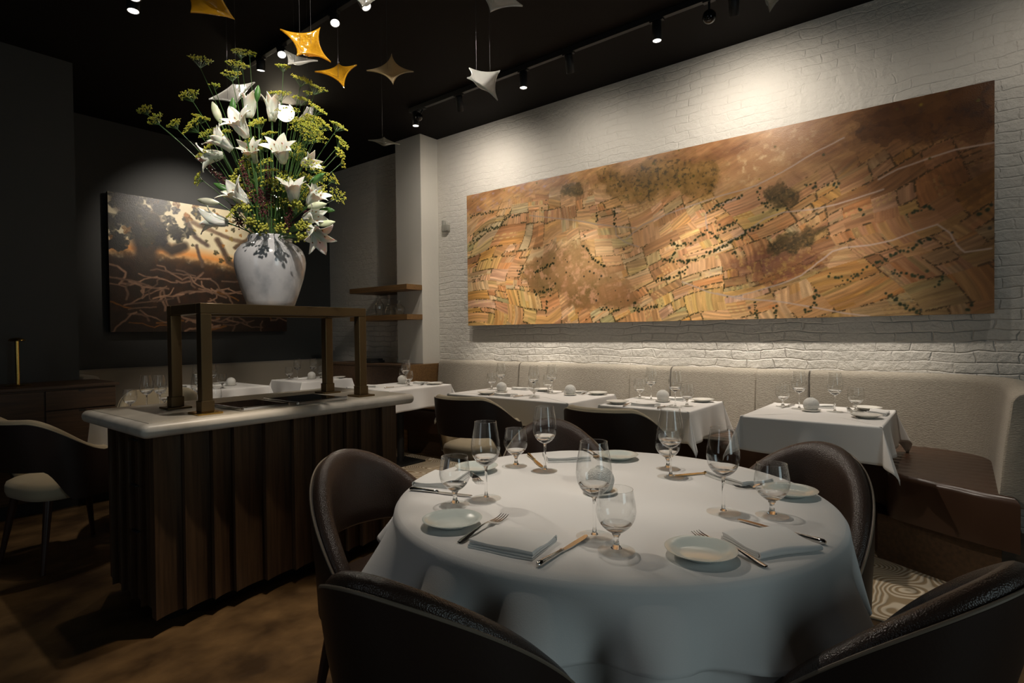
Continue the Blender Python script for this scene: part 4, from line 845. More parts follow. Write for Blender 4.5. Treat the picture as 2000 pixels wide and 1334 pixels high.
THS = [-118 + 236 * i / 72 for i in range(73)]
def build_chair(kind):
    global KIND, THS
    KIND = kind; lim = 98 if kind == 'leather' else 118
    THS = [-lim + 2 * lim * i / 72 for i in range(73)]
    inner = M_leather if kind == 'leather' else M_cream
    t = thing('dining_chair', 'dining chair', 'chair')
    v = []; f = []
    for th in THS:
        zt, zb = chair_profile(th)
        for (o, z) in ((0, zb), (-.004, zb + (zt - zb) * .33), (-.004, zb + (zt - zb) * .66), (0, zt), (.012, zt), (.014, zb)): v.append(chair_pt(th, o, z))
    m = 6
    for i in range(len(THS) - 1):
        for k in range(m): f.append((i * m + k, i * m + (k + 1) % m, (i + 1) * m + (k + 1) % m, (i + 1) * m + k))
    f += [tuple(range(m))[::-1], tuple((len(THS) - 1) * m + k for k in range(m))]
    MB().add(v, f).obj('back_shell', M_leather_out, t)
    v = []; f = []; L = 13
    for th in THS:
        zt, zb = chair_profile(th); h = zt - zb
        k_ = min(1.0, h / .12)
        for (o, z) in ((.013, zb + .006), (.012, zb + h * .5), (.010, zt - .006), (.014, zt + .010 * k_), (.026, zt + .020 * k_), (.042, zt + .022 * k_), (.058, zt + .012 * k_), (.068, zt - .012 * k_), (.070, zt - .045 * k_), (.064, zb + h * .55), (.058, zb + h * .25), (.050, zb + .008), (.030, zb - .004)):
            v.append(chair_pt(th, o, max(z, zb - .004)))
    for i in range(len(THS) - 1):
        for k in range(L): f.append((i * L + k, i * L + (k + 1) % L, (i + 1) * L + (k + 1) % L, (i + 1) * L + k))
    f += [tuple(range(L))[::-1], tuple((len(THS) - 1) * L + k for k in range(L))]
    MB().add(v, f).obj('backrest', inner, t, angle=80)
    pts = [chair_pt(th, .004, chair_profile(th)[0] + .003) for th in THS]
    MB().tube(pts, .0038, 8).obj('piping', M_piping if kind == 'leather' else M_cream, t)
    # seat cushion
    def seat(u, w):
        a = u * 2 * PI; ca, sa = math.cos(a), math.sin(a); e = 0.55
        px = math.copysign(abs(ca) ** e, ca); py = math.copysign(abs(sa) ** e, sa)
        prof = [(0.0, .372), (.86, .372), (.97, .380), (1.0, .405), (1.0, .432), (.97, .455), (.88, .468), (.6, .476), (.25, .479), (0.0, .480)]
        k = w * (len(prof) - 1); i = min(int(k), len(prof) - 2); q = k - i
        r_ = prof[i][0] * (1 - q) + prof[i + 1][0] * q; z = prof[i][1] * (1 - q) + prof[i + 1][1] * q
        return (0.03 + .255 * px * r_, .238 * py * r_, z)
    MB().grid(seat, 48, 10, cu=True).obj('seat', inner, t, angle=60)
    for sx in (-1, 1):
        for sy in (-1, 1):
            MB().tube([(.03 + .18 * sx, .175 * sy, .375), (.03 + .205 * sx, .20 * sy, .2), (.03 + .235 * sx, .228 * sy, 0.0)], [.021, .017, .011], 12).obj('leg', M_legwood, t)
    return Proto(t)
ch_l = build_chair('leather'); ch_c = build_chair('cream')
RC = (1.56, 0.87); RR = 0.655
def around(ang, d): return (RC[0] + d * math.cos(math.radians(ang)), RC[1] + d * math.sin(math.radians(ang)))
GL = 'leather chairs around the round table'
for x, y, rz, lab in ((.922, .865, 10.5, 'brown leather chair nearest the camera on the left, seen from behind'),
                      (1.420, .234, 71.0, 'brown leather chair cut by the lower right corner, seen from behind'),
                      (1.249, 1.456, -85.3, 'brown leather chair in front of the service counter, its inner back showing'),
                      (2.06, 1.37, -135.0, 'brown leather chair at the far side of the round table, only its top showing'),
                      (2.069, .508, 161.9, 'brown leather chair at the right of the round table, its inner back showing')):
    ch_l.put((x, y, 0), math.radians(rz), lab, GL)
GC = 'cream and dark brown chairs at the other tables'
for loc, rz, lab in (((3.048, 2.741), math.radians(4.7), 'cream lined dark brown chair at the long double table by the banquette'),
                     ((3.065, 1.639), math.radians(4.0), 'cream lined dark brown chair at the middle banquette table'),
                     ((0.911, 4.051), math.radians(12.1), 'cream lined dark brown chair at the far left edge, left of the service counter'),
                     ((1.78, 4.98), -PI / 2 - .2, 'cream chair behind the left round table, next to the sideboard end')):
    ch_c.put((loc[0], loc[1], 0), rz, lab, GC)

# ------------------------------------------------------------------ tables and cloths
HANG = [(0, .26), (40, .20), (75, .20), (105, .20), (130, .185), (155, .21), (175, .185), (195, .15), (212, .142), (228, .158), (245, .17), (262, .19), (280, .22), (298, .27), (312, .31), (325, .34), (340, .30), (360, .26)]
def hang_at(a):
    d = math.degrees(a) % 360
    for (a0, h0), (a1, h1) in zip(HANG[:-1], HANG[1:]):
        if a0 <= d <= a1: return h0 + (h1 - h0) * smooth01((d - a0) / (a1 - a0))
def round_cloth(name, R, top, hang, nf, amp, flare, seed, label, loc, edge=.018):
    rg = random.Random(seed); ph = [rg.uniform(0, 6.28) for _ in range(8)]
    N = 300; S = 18; rings = []
    def fold(a):
        q = .60 * math.sin(nf * a + ph[0] + 1.1 * math.sin(2 * a + ph[3])) + .34 * math.sin((nf + 4) * a + ph[1]) + .28 * math.sin((nf - 5) * a + ph[2])
        return q * 1.15 if q < 0 else q ** .8
    v = [(0, 0, top)]
    for r_ in (R * .25, R * .5, R * .75, R - edge * 1.6):
        rings.append([(r_ * math.cos(2 * PI * k / N), r_ * math.sin(2 * PI * k / N), top) for k in range(N)])
    for j in range(1, 5):
        b = j / 4 * PI / 2; r0 = R - edge
        rings.append([((r0 + edge * math.sin(b)) * math.cos(2 * PI * k / N), (r0 + edge * math.sin(b)) * math.sin(2 * PI * k / N), top - edge * (1 - math.cos(b))) for k in range(N)])
    for j in range(1, S + 1):
        s = j / S; ring = []
        for k in range(N):
            a = 2 * PI * k / N; w = s ** 1.15; h = hang(a) * (1 + .035 * math.sin(9 * a + ph[4]) + .03 * math.sin(14 * a + ph[5]))
            r_ = R + flare * s + amp * w * (fold(a) + .75) * min(.95, h / .19) * (1 - .78 * smooth01((h - .205) / .06))
            sw = .018 * w * math.sin(nf * a * .5 + ph[6])
            ring.append((r_ * math.cos(a + sw), r_ * math.sin(a + sw), top - edge - (h - edge) * s + .010 * w * fold(a)))
        rings.append(ring)
    f = []
    for i, ring in enumerate(rings): v += ring
    for k in range(N): f.append((0, 1 + k, 1 + (k + 1) % N))
    for i in range(len(rings) - 1):
        for k in range(N): f.append((1 + i * N + k, 1 + i * N + (k + 1) % N, 1 + (i + 1) * N + (k + 1) % N, 1 + (i + 1) * N + k))
    o = link(name, mesh_from(name, v, f, M_cloth, True, 180), None, loc)
    sm = o.modifiers.new('solid', 'SOLIDIFY'); sm.thickness = .0016; sm.offset = 1
    return tag(o, label, 'tablecloth')

def square_cloth(name, hx, hy, top, drop, seed, label, loc, edge=.010):
    """square cut cloth: straight sides, the spare corner linen hanging in a pointed fold"""
    rg = random.Random(seed); ph = [rg.uniform(0, 6.28) for _ in range(8)]
    P = []  # (x, y, nx, ny, hang length, corner weight, arc param)
    nS = 26; nC = 16
    corners = [(hx, -hy, 270), (hx, hy, 0), (-hx, hy, 90), (-hx, -hy, 180)]
    for ci in range(4):
        cx, cy, a0 = corners[ci]; nx_, ny_, _ = corners[(ci + 1) % 4]
        for k in range(nC + 1):
            fa = math.radians(90 * k / nC); a = math.radians(a0) + fa
            Lh = drop / max(math.cos(fa), math.sin(fa)); wgt = math.sin(2 * fa) ** 1.5
            P.append((cx, cy, math.cos(a), math.sin(a), Lh, wgt))
        a = math.radians(a0 + 90)
        for k in range(1, nS):
            u = k / nS; P.append((cx + (nx_ - cx) * u, cy + (ny_ - cy) * u, math.cos(a), math.sin(a), drop, 0))
    N = len(P); S = 12; rings = []; per = 2 * PI / N
    rings.append([(p[0] * .6, p[1] * .6, top) for p in P])
    rings.append([(p[0] - edge * p[2] - .0 * p[0], p[1] - edge * p[3], top) for p in P])
    for j in (1, 2, 3):
        b = j / 3 * PI / 2; rings.append([(p[0] - edge * p[2] * (1 - math.sin(b)), p[1] - edge * p[3] * (1 - math.sin(b)), top - edge * (1 - math.cos(b))) for p in P])
    for j in range(1, S + 1):
        s = j / S; ring = []
        for k, p in enumerate(P):
            a = k * per
            out = (.012 + .010 * math.sin(9 * a + ph[0]) + .008 * math.sin(17 * a + ph[1])) * s ** 1.2 * 1.4 + .075 * p[5] * s
            hang = p[4] * (1 + .03 * math.sin(7 * a + ph[2]))
            L = edge + (hang - edge) * s
            dz = math.sqrt(max(L * L - out * out, 1e-6))
            ring.append((p[0] + p[2] * out, p[1] + p[3] * out, top - dz))
        rings.append(ring)
    v = [(0, 0, top)]
    for r_ in rings: v += r_
    f = [(0, 1 + k, 1 + (k + 1) % N) for k in range(N)]
    for i in range(len(rings) - 1):
        for k in range(N): f.append((1 + i * N + k, 1 + i * N + (k + 1) % N, 1 + (i + 1) * N + (k + 1) % N, 1 + (i + 1) * N + k))
    o = link(name, mesh_from(name, v, f, M_cloth, True, 60), None, loc)
    sm = o.modifiers.new('solid', 'SOLIDIFY'); sm.thickness = .0014; sm.offset = 1
    return tag(o, label, 'tablecloth')

def table_round(loc, R, label):
    t = thing('dining_table', label, 'table', loc)
    MB().lathe([(0, .715), (R - .006, .715), (R, .721), (R, .738), (R - .004, .742), (0, .742)], 64).obj('tabletop', M_wood, t)
    MB().lathe([(0, .02), (.05, .02), (.045, .08), (.042, .6), (.06, .715), (0, .715)], 24).obj('pedestal', M_black, t)
    MB().lathe([(0, 0), (.29, 0), (.29, .008), (.10, .02), (0, .022)], 40).obj('base', M_black, t)
def table_square(loc, hx, hy, label):
    t = thing('dining_table', label, 'table', loc)
    MB().box((-hx, -hy, .715), (hx, hy, .742), .004).obj('tabletop', M_wood, t, smooth=False)
    n = 2 if hy > .45 else 1
    for k in range(n):
        yc = 0 if n == 1 else (-.3 + .6 * k)
        MB().lathe([(0, .014), (.034, .014), (.034, .70), (.06, .715), (0, .715)], 20, (0, yc, 0)).obj('pedestal', M_black, t)
        MB().box((-.17, yc - .17, 0), (.17, yc + .17, .014), .004).obj('base', M_black, t, smooth=False)

TT = .7435                                                 # underside of the linen
table_round((RC[0], RC[1], 0), RR - .012, 'round dining table hidden under the big white cloth in the foreground')
round_cloth('tablecloth', RR - .004, TT + .001, lambda a: hang_at(a) + .055 + .02 * math.sin(2 * a + 1), 15, .054, .001, 8, 'white under cloth showing below the hem of the big round tablecloth', (RC[0], RC[1], 0), .016)
round_cloth('tablecloth', RR, TT + .0032, hang_at, 15, .060, .010, 8, 'big white round tablecloth falling in soft folds in the foreground', (RC[0], RC[1], 0), .026)
ZT = TT + .0032 + .0018                                    # top of the linen on the round table
LX, LY = 1.58, 4.22
table_round((LX, LY, 0), .46, 'round dining table under white cloth behind the service counter')
round_cloth('tablecloth', .472, TT + .001, lambda a: .28, 12, .03, .02, 5, 'white round tablecloth behind the left end of the service counter', (LX, LY, 0), .014)
ZB = .0105
SQ = {'T3': (3.40, 4.15, .315, 1.015, 'the corner banquette table at the right'), 'T2': (3.39, 4.02, 1.315, 1.955, 'the middle banquette table'),
      'T1': (3.34, 4.03, 2.165, 3.365, 'the long double banquette table'), 'T0': (3.20, 3.98, 3.95, 4.58, 'the table in front of the low wood cabinet'),
      'B1': (2.30, 2.96, 5.53, 6.24, 'the table seen between the bronze posts'), 'B2': (3.35, 4.00, 5.60, 6.24, 'the farthest table in the back corner')}
for k_, (x0, x1, y0, y1, lab) in SQ.items():
    zb = ZB if k_[0] == 'T' else 0.0005
    table_square(((x0 + x1) / 2, (y0 + y1) / 2, zb - .0), (x1 - x0) / 2 - .006, (y1 - y0) / 2 - .006, 'dining table under white linen, ' + lab)
    square_cloth('tablecloth', (x1 - x0) / 2, (y1 - y0) / 2, TT + zb + .001, .20, ord(k_[0]) + 7 * ord(k_[1]), 'white linen tablecloth on ' + lab, ((x0 + x1) / 2, (y0 + y1) / 2, 0))
ZS = TT + ZB + .001 + .0016; ZL = TT + .001 + .0018; ZB0 = TT + .0005 + .001 + .0016

# ------------------------------------------------------------------ table ware
def shell_prof(outer, th):
    inner = [(max(r_ - th, 0), z) for r_, z in outer]
    return inner
def build_goblet(nm, cat, o, rim, lens_h, stem, foot):
    t = thing(nm, nm.replace('_', ' '), cat)
    mb = MB().lathe(o, 40)
    R_, Z_ = o[-1]
    mb.lathe([(R_ + .0007 * math.cos(a), Z_ + .0007 * math.sin(a)) for a in [k * PI / 4 for k in range(8)]], 40, closed=True, mi=0)
    mb.obj('bowl', M_thin, t, angle=70)
    # thick bottom of the bowl running into the stem
    z0 = o[0][1]; prof = [(0, z0 + .0006)] + [(r_ - .0005, z) for r_, z in o[1:] if z < z0 + lens_h]
    rl = prof[-1][0]; zl = prof[-1][1]
    top = [(rl * .94, zl - .0004), (rl * .6, z0 + (zl - z0) * .86), (rl * .3, z0 + (zl - z0) * .82), (0, z0 + (zl - z0) * .81)]
    s_ = MB().lathe(prof + top, 32).lathe(stem, 16)
    s_.obj('stem', M_glass, t, angle=80)
    MB().lathe(foot, 40).obj('foot', M_foot, t, angle=80)
    return Proto(t)
def build_wine():
    return build_goblet('wine_glass', 'wine glass', [(.0, .0995), (.006, .1005), (.014, .1035), (.020, .107), (.028, .1135), (.034, .121), (.039, .130), (.042, .139), (.0445, .155), (.0435, .172), (.0395, .198), (.0350, .222), (.0330, .235)], .033, .034,
        [(0, .0985), (.0075, .1000), (.0048, .094), (.0038, .08), (.0036, .05), (.0040, .025), (.0055, .012), (.009, .0062), (0, .0060)],
        [(0, .0004), (.043, .0004), (.0455, .0010), (.0455, .0016), (.030, .0032), (.012, .0056), (0, .0062)])
def build_water():
    return build_goblet('water_glass', 'water glass', [(0, .0395), (.007, .0405), (.015, .0443), (.022, .049), (.030, .0558), (.036, .063), (.0405, .071), (.0435, .079), (.0455, .092), (.0440, .110), (.0405, .130), (.0385, .143)], .0385, .028,
        [(0, .0385), (.010, .0395), (.0062, .033), (.0055, .025), (.0075, .014), (.013, .0075), (0, .0070)],
        [(0, .0004), (.040, .0004), (.0425, .0010), (.0425, .0018), (.028, .0038), (.014, .0066), (0, .0072)])
def build_plate(m):
    o = MB().lathe([(0, .004), (.030, .004), (.034, 0), (.040, 0), (.048, .005), (.066, .013), (.077, .0185), (.0785, .0200), (.076, .0205), (.062, .0145), (.048, .0085), (.042, .0068), (0, .0066)], 64).obj('bread_plate', m, None, angle=70)
    return Proto(tag(o, 'plate', 'plate'))
def build_candle():
    t = thing('candle_holder', 'candle holder', 'candle holder')
    MB().lathe([(0, 0), (.036, 0), (.048, .004), (.054, .009), (.0545, .011), (.051, .0115), (.036, .0065), (0, .006)], 48).obj('saucer', M_porc_w, t)
    prof = [(0, .0070), (.030, .0070), (.038, .014)]
    for k in range(1, 15):
        a = -0.50 + k / 14 * (0.50 + 1.28); prof.append((.0445 * math.cos(a), .042 + .0445 * math.sin(a) * .93))
    prof += [(.012, .0835), (.011, .080), (0, .078)]
    MB().lathe(prof, 48).obj('globe', M_ball, t, angle=70)
    return Proto(t)
def build_knife(metal):
    t = thing('table_knife', 'table knife', 'knife')
    MB().tube([(-.105, 0, .006), (-.100, 0, .006), (-.09, 0, .006), (-.05, 0, .0056), (-.012, 0, .0052), (-.006, 0, .0052), (0, 0, .005)], [.004, .0068, .0072, .0056, .0045, .0060, .0040], 12).obj('handle', metal, t)
    poly = [(0, -.0045), (.02, -.0075), (.07, -.0088), (.095, -.0080), (.112, -.0040), (.117, .002), (.112, .0052), (.06, .0060), (0, .0045)]
    MB().prism(poly, .0035, .0055).obj('blade', metal, t, smooth=False)
    return Proto(t)
def build_fork(metal):
    t = thing('table_fork', 'table fork', 'fork')
    def hz(x): return .003 + .012 * max(0, math.sin((x + .1) / .2 * PI)) ** 1.5 * .8 + (.004 if x > .08 else 0) - max(0, (x - .04)) * .05
    hw = lambda x: .0070 if x < -.09 else (.0085 if x < -.075 else (.0075 - .0045 * smooth01((x + .075) / .07)))
    MB().grid(lambda u, w: ((-.098 + .118 * u), (w - .5) * 2 * hw(-.098 + .118 * u), hz(-.098 + .118 * u) + .0012 * (1 - (2 * w - 1) ** 2)), 20, 5).add(*grid_under(hw, hz)).obj('handle', metal, t)
    mb = MB()
    xs = [.018 + .03 * k / 6 for k in range(7)]
    top = []; 
    for x in xs:
        w = .0032 + .0092 * smooth01((x - .018) / .026); z = hz(.02) * (1 - smooth01((x - .018) / .03) * .55)
        top.append([(x, -w, z), (x, w, z), (x, w, z - .0016), (x, -w, z - .0016)])
    v = [p for r_ in top for p in r_]; f = []
    for i in range(len(top) - 1):
        for k in range(4): f.append((i * 4 + k, i * 4 + (k + 1) % 4, (i + 1) * 4 + (k + 1) % 4, (i + 1) * 4 + k))
    f += [(0, 1, 2, 3), tuple(4 * (len(top) - 1) + k for k in (3, 2, 1, 0))]
    mb.add(v, f)
    z1 = top[-1][0][2] - .0008
    for k in range(4):
        y = -.0105 + .007 * k
        mb.tube([(.046, y, z1), (.065, y * 1.0, z1 - .0015), (.085, y * .98, z1 + .0005), (.097, y * .95, z1 + .004)], [.0016, .0015, .0013, .0007], 6)
    mb.obj('head', metal, t, angle=50)
    for ch in t.children:
        for v_ in ch.data.vertices: v_.co *= 1.12
    return Proto(t)
def grid_under(hw, hz):
    v = []; f = []
    for i in range(20):
        x = -.098 + .118 * i / 19; w = hw(x); z = hz(x)
        v += [(x, -w, z), (x, w, z), (x, 0, z - .0022)]
    for i in range(19):
        for k in ((0, 2), (2, 1)):
            a, b = k; f.append((i * 3 + a, i * 3 + b, (i + 1) * 3 + b, (i + 1) * 3 + a))
    return v, f
def build_napkin(L, W, h, seed):
    """linen folded in half twice: nested rounded folds on one long side, loose edges on the other"""
    rg = random.Random(seed); mb = MB(); th = h * .42
    def strip(z_lo, z_hi, y_open0, y_open1, y_fold):
        r_ = (z_hi - z_lo) / 2; zc = (z_hi + z_lo) / 2; pts = []
        for k in range(7): pts.append((y_open0 + (y_fold + r_ - y_open0) * k / 6, z_lo, 0, -1))
        for k in range(1, 9):
            a = -PI / 2 - k / 9 * PI; pts.append((y_fold + r_ + r_ * math.cos(a), zc + r_ * math.sin(a), math.cos(a), math.sin(a)))
        for k in range(7): pts.append((y_fold + r_ + (y_open1 - y_fold - r_) * k / 6, z_hi, 0, 1))
        prof = [(y + ny * th, z + nz * th) for y, z, ny, nz in pts] + [(y - ny * th, z - nz * th) for y, z, ny, nz in pts[::-1]]
        n = len(prof); nx = 15; v = []
        p0, p1 = rg.uniform(0, 6), rg.uniform(0, 6)
        for i in range(nx):
            u = i / (nx - 1); x = (u - .5) * L
            for (y, z) in prof:
                q = z / (4 * h); lift = q * (.0022 * math.sin(5 * u + p0) + .0035 * (2 * u - 1) ** 4 * math.sin(40 * y + p1)) + q * .004 * max(0, (y / W + .1)) ** 2 * math.sin(9 * u + p1)
                v.append((x * (1 - .02 * q), y + .002 * math.sin(6 * u + p0), max(.0004, z + lift)))
        f = [tuple(range(n))[::-1], tuple((nx - 1) * n + k for k in range(n))]
        for i in range(nx - 1):
            for k in range(n): f.append((i * n + k, i * n + (k + 1) % n, (i + 1) * n + (k + 1) % n, (i + 1) * n + k))
        mb.add(v, f)
    strip(h * .5, h * 3.5, W / 2, W / 2 - .004, -W / 2)
    strip(h * 1.5, h * 2.5, W / 2 - .003, W / 2 - .008, -W / 2 + h * 1.2)
    o = mb.obj('folded_napkin', M_napkin, None, angle=60)
    return Proto(tag(o, 'napkin', 'napkin'))

wine = build_wine(); water = build_water(); plate_c = build_plate(M_porc); plate_w = build_plate(M_porc_w); candle = build_candle()
knife = build_knife(M_steel); fork = build_fork(M_steel); knife_g = build_knife(M_gold)
napkin = build_napkin(.170, .135, .0044, 2); napkin_s = build_napkin(.17, .10, .0044, 4)
GW, GA, GP, GK, GF, GN, GC2 = 'wine glasses', 'water goblets', 'bread plates', 'table knives', 'table forks', 'folded napkins', 'globe candle holders'
def a2(p, q): return math.atan2(q[1] - p[1], q[0] - p[0])
def put_knife(pr, tip, end, z, lab, g=GK):
    d = a2(end, tip); L = math.hypot(tip[0] - end[0], tip[1] - end[1]); m = ((tip[0] + end[0]) / 2, (tip[1] + end[1]) / 2)
    return pr.put((m[0] - .006 * math.cos(d), m[1] - .006 * math.sin(d), z), d, lab, g)
RT = 'on the round table'
# five places at the round table
for (x, y), s in (((1.201, .706), 'nearest the camera, centre front'), ((1.575, .516), 'at the right, in front of the right chair'), ((1.854, .786), 'before a goblet at the far right place'), ((1.671, 1.186), 'at the far side, before the far chair'), ((1.283, 1.131), 'at the left, before the left chair')):
    wine.put((x, y, ZT), rnd.uniform(0, 6), 'tall wine glass %s, %s' % (RT, s), GW)
for (x, y), s in (((1.152, .62), 'nearest the camera, lower than the wine glass'), ((1.622, .402), 'at the right, before the right chair'), ((1.957, .84), 'at the far right place, partly behind a wine glass'), ((1.665, 1.316), 'on the far side, before the far chair'), ((1.182, 1.164), 'at the left, beside the knife')):
    water.put((x, y, ZT), rnd.uniform(0, 6), 'short water goblet %s, %s' % (RT, s), GA)
for (x, y), s in (((1.05, 1.045), 'at the near left place beside a fork'), ((1.235, .455), 'at the near right place over a fork'), ((1.86, .41), 'at the right rim behind a goblet'), ((2.00, 1.065), 'on the far rim, right of the napkin'), ((1.525, 1.39), 'on the far left rim behind a wine glass')):
    plate_c.put((x, y, ZT), 0, 'pale green plate %s, %s' % (RT, s), GP)
for tip, end, s, dz in (((1.179, .975), (.985, .943), 'right beside the near left plate', 0), ((1.368, .525), (1.259, .327), 'half covered by the near right plate', 0), ((1.845, .56), (1.96, .42), 'between napkin and plate at the right place', 0), ((1.94, 1.11), (2.06, 1.25), 'behind the front wine glass, at the far place', 0), ((1.40, 1.26), (1.50, 1.42), 'in front of the far left plate', 0)):
    put_knife(fork, tip, end, ZT, 'silver fork %s, %s' % (RT, s), GF)
for tip, end, s in (((1.178, .719), (.98, .71), 'at the near left place, right of the napkin'), ((1.526, .454), (1.478, .258), 'at the near right place, behind the napkin'), ((1.268, 1.18), (1.207, 1.386), 'at the left place, before the napkin')):
    put_knife(knife, tip, end, ZT, 'silver table knife %s, %s' % (RT, s))
for tip, end, s in (((1.88, .765), (2.03, .66), 'beside the far right napkin'), ((1.708, 1.228), (1.836, 1.384), 'at the far place left of the napkin')):
    put_knife(knife_g, tip, end, ZT, 'golden looking table knife %s, %s' % (RT, s))
for (x, y), rz, s in (((1.040, .835), math.radians(183) + .12 - PI / 2, 'between fork and knife at the near left place'), ((1.400, .352), math.radians(255 + 90) - .35, 'at the near right place beside the plate'), ((1.955, .592), math.radians(331 + 90), 'at the right place behind the tall wine glass'), ((1.885, 1.235), math.radians(45 + 90), 'at the far place before the far chair'), ((1.348, 1.388), math.radians(111 + 90), 'at the left place behind the knife')):
    napkin.put((x, y, ZT), rz, 'folded white napkin %s, %s' % (RT, s), GN)
candle.put((1.54, .884, ZT), 0, 'grey textured globe candle holder in the middle of the round table', GC2)

# square tables: places, counted from what stands on each cloth
def dress(key, z, wines, waters, plates, naps, knives, forks, candles, where):
    for L, pr, nm, g in ((wines, wine, 'tall wine glass', GW), (waters, water, 'short water goblet', GA), (plates, plate_w, 'white plate', GP), (candles, candle, 'white globe candle holder', GC2)):
        for x, y, s in L: pr.put((x, y, z), rnd.uniform(0, 6), ('%s on %s%s' % (nm, where, (', ' + s) if s else '')), g)
    for x, y, rz, s in naps: napkin_s.put((x, y, z), rz, 'folded white napkin on %s, %s' % (where, s), GN)
    for a, b, s in knives: put_knife(knife, a, b, z, 'silver table knife on %s, %s' % (where, s))
    for a, b, s in forks: put_knife(fork, a, b, z, 'silver fork on %s, %s' % (where, s), GF)
H = PI / 2
dress('T3', ZS, [(3.885, .80, 'left of the two'), (3.865, .600, 'right of the two')], [(3.95, .91, 'at the left end'), (3.96, .503, 'at the right end')],
      [(4.055, .455, 'rear one by the bench'), (3.70, .42, 'front one near the right edge')], [(4.045, .715, H, 'before the bench back'), (3.905, .385, 0, 'at the right end behind the front plate')],
      [((3.87, .90), (4.07, .87), 'beside the left goblet'), ((3.62, .45), (3.83, .51), 'before the front plate')], [((3.93, .53), (4.10, .565), 'left of the rear plate')], [(3.815, .72, '')], 'the corner banquette table')
dress('T2', ZS, [(3.844, 1.775, 'rear left'), (3.544, 1.468, 'front right')], [(3.885, 1.885, 'rear left corner'), (3.635, 1.425, 'near the right edge')],
      [(3.50, 1.865, 'front left corner'), (3.92, 1.425, 'rear right corner')], [(3.51, 1.66, H, 'before the front chair'), (3.925, 1.63, H, 'before the bench')],
      [((3.60, 1.515), (3.42, 1.525), 'right of the front napkin')], [((3.60, 1.765), (3.42, 1.765), 'beside the front plate')], [(3.775, 1.655, '')], 'the middle banquette table')
dress('T1', ZS, [(3.80, 3.16, 'left end'), (3.567, 2.632, 'front, over the chair'), (3.80, 2.62, 'rear, at the middle')], [(3.80, 3.27, 'left end'), (3.47, 2.56, 'front, below the wine glass'), (3.86, 2.70, 'rear, at the middle')],
      [(3.46, 3.03, 'front left'), (3.92, 2.80, 'rear middle'), (3.93, 2.27, 'right end')], [(3.47, 2.84, H, 'before the chair'), (3.92, 3.02, H, 'rear left by the bench'), (3.92, 2.47, H, 'rear right by the bench')],
      [((3.60, 2.68), (3.41, 2.70), 'right of the front napkin'), ((3.80, 2.60), (3.98, 2.58), 'rear right')], [((3.58, 2.94), (3.41, 2.94), 'beside the front left plate'), ((3.82, 2.36), (3.98, 2.36), 'left of the right plate')], [(3.66, 3.04, 'the left one'), (3.77, 2.425, 'the right one')], 'the long double banquette table')
dress('T0', ZS, [(3.72, 4.33, 'front one'), (3.80, 4.41, 'rear one')], [(3.62, 4.17, 'right of the candle'), (3.84, 4.50, 'behind the candle')],
      [(3.86, 4.06, 'right end')], [(3.86, 4.24, H, 'by the bench'), (3.36, 4.36, H, 'front, next to the bronze post')],
      [((3.52, 4.14), (3.34, 4.16), 'pointing at the goblet')], [((3.70, 4.10), (3.86, 4.14), 'by the right plate')], [(3.76, 4.43, '')], 'the table before the low cabinet')
dress('B1', ZB0, [(2.42, 5.93, 'left of the post'), (2.47, 5.72, 'right of the post')], [(2.37, 5.78, 'left one'), (2.52, 5.62, 'right one')],
      [(2.70, 6.08, 'behind the candle')], [(2.62, 5.95, 0, 'behind the candle'), (2.40, 6.10, H, 'rear left')], [], [], [(2.72, 5.87, '')], 'the table between the bronze posts')
dress('B2', ZB0, [(3.61, 6.12, 'left'), (3.76, 6.03, 'right')], [(3.47, 6.06, 'left end'), (3.80, 5.93, 'right of the candle')],
      [(3.85, 5.90, 'behind the goblet'), (3.90, 5.72, 'right end')], [(3.60, 6.00, 0, 'left of the candle'), (3.82, 5.76, H, 'right end')], [], [], [(3.67, 5.92, '')], 'the farthest corner table')
dress('L', ZL, [(1.49, 4.48, 'left one'), (1.56, 4.44, 'second from left'), (1.78, 4.36, 'left of the front bronze post')], [(1.40, 4.52, 'at the left end'), (1.62, 4.53, 'behind the wine glasses'), (1.80, 4.13, 'right of the front bronze post')],
      [], [(1.66, 4.46, .5, 'right of the wine glasses'), (1.84, 4.23, .4, 'between the bronze posts')], [((1.36, 4.40), (1.26, 4.30), 'at the left edge')], [], [], 'the left round table')

# ------------------------------------------------------------------ ceiling tracks and lamps
tag(MB().box((3.782, -1.2, 3.455), (3.818, 4.30, 3.499), .002).obj('lighting_track', M_black, smooth=False), 'long black lighting track on the ceiling beside the brick wall', 'lighting track')
tag(MB().box((2.282, 2.85, 3.455), (2.318, 4.60, 3.499), .002).obj('lighting_track', M_black, smooth=False), 'short black lighting track on the ceiling above the counter end', 'lighting track')
def head(loc, aim, lab, lens, BL=.115, g='spotlights along the track'):
    t = thing('track_spotlight', lab, 'spotlight', loc, 0, g)
    d = (Vector(aim) - Vector(loc)).normalized(); q = d.to_track_quat('-Z', 'Y').to_matrix().to_4x4()
    MB().box((-.017, -.05, -.004), (.017, .05, .012), .002).obj('adapter', M_black, t, smooth=False)
    Mx = Matrix.Translation((0, 0, -.02)) @ q
    MB().lathe([(0, .02), (.026, .02), (.033, .014), (.033, -BL), (.030, -BL - .004), (.028, -BL + .004), (0, -BL + .004)], 28).xform(Mx).obj('lamp_body', M_black, t, angle=50)
    MB().lathe([(0, -BL - .0005), (.0275, -BL - .0005), (.0275, -BL + .003), (0, -BL + .003)], 24).xform(Mx).obj('lens', lens, t, angle=50)
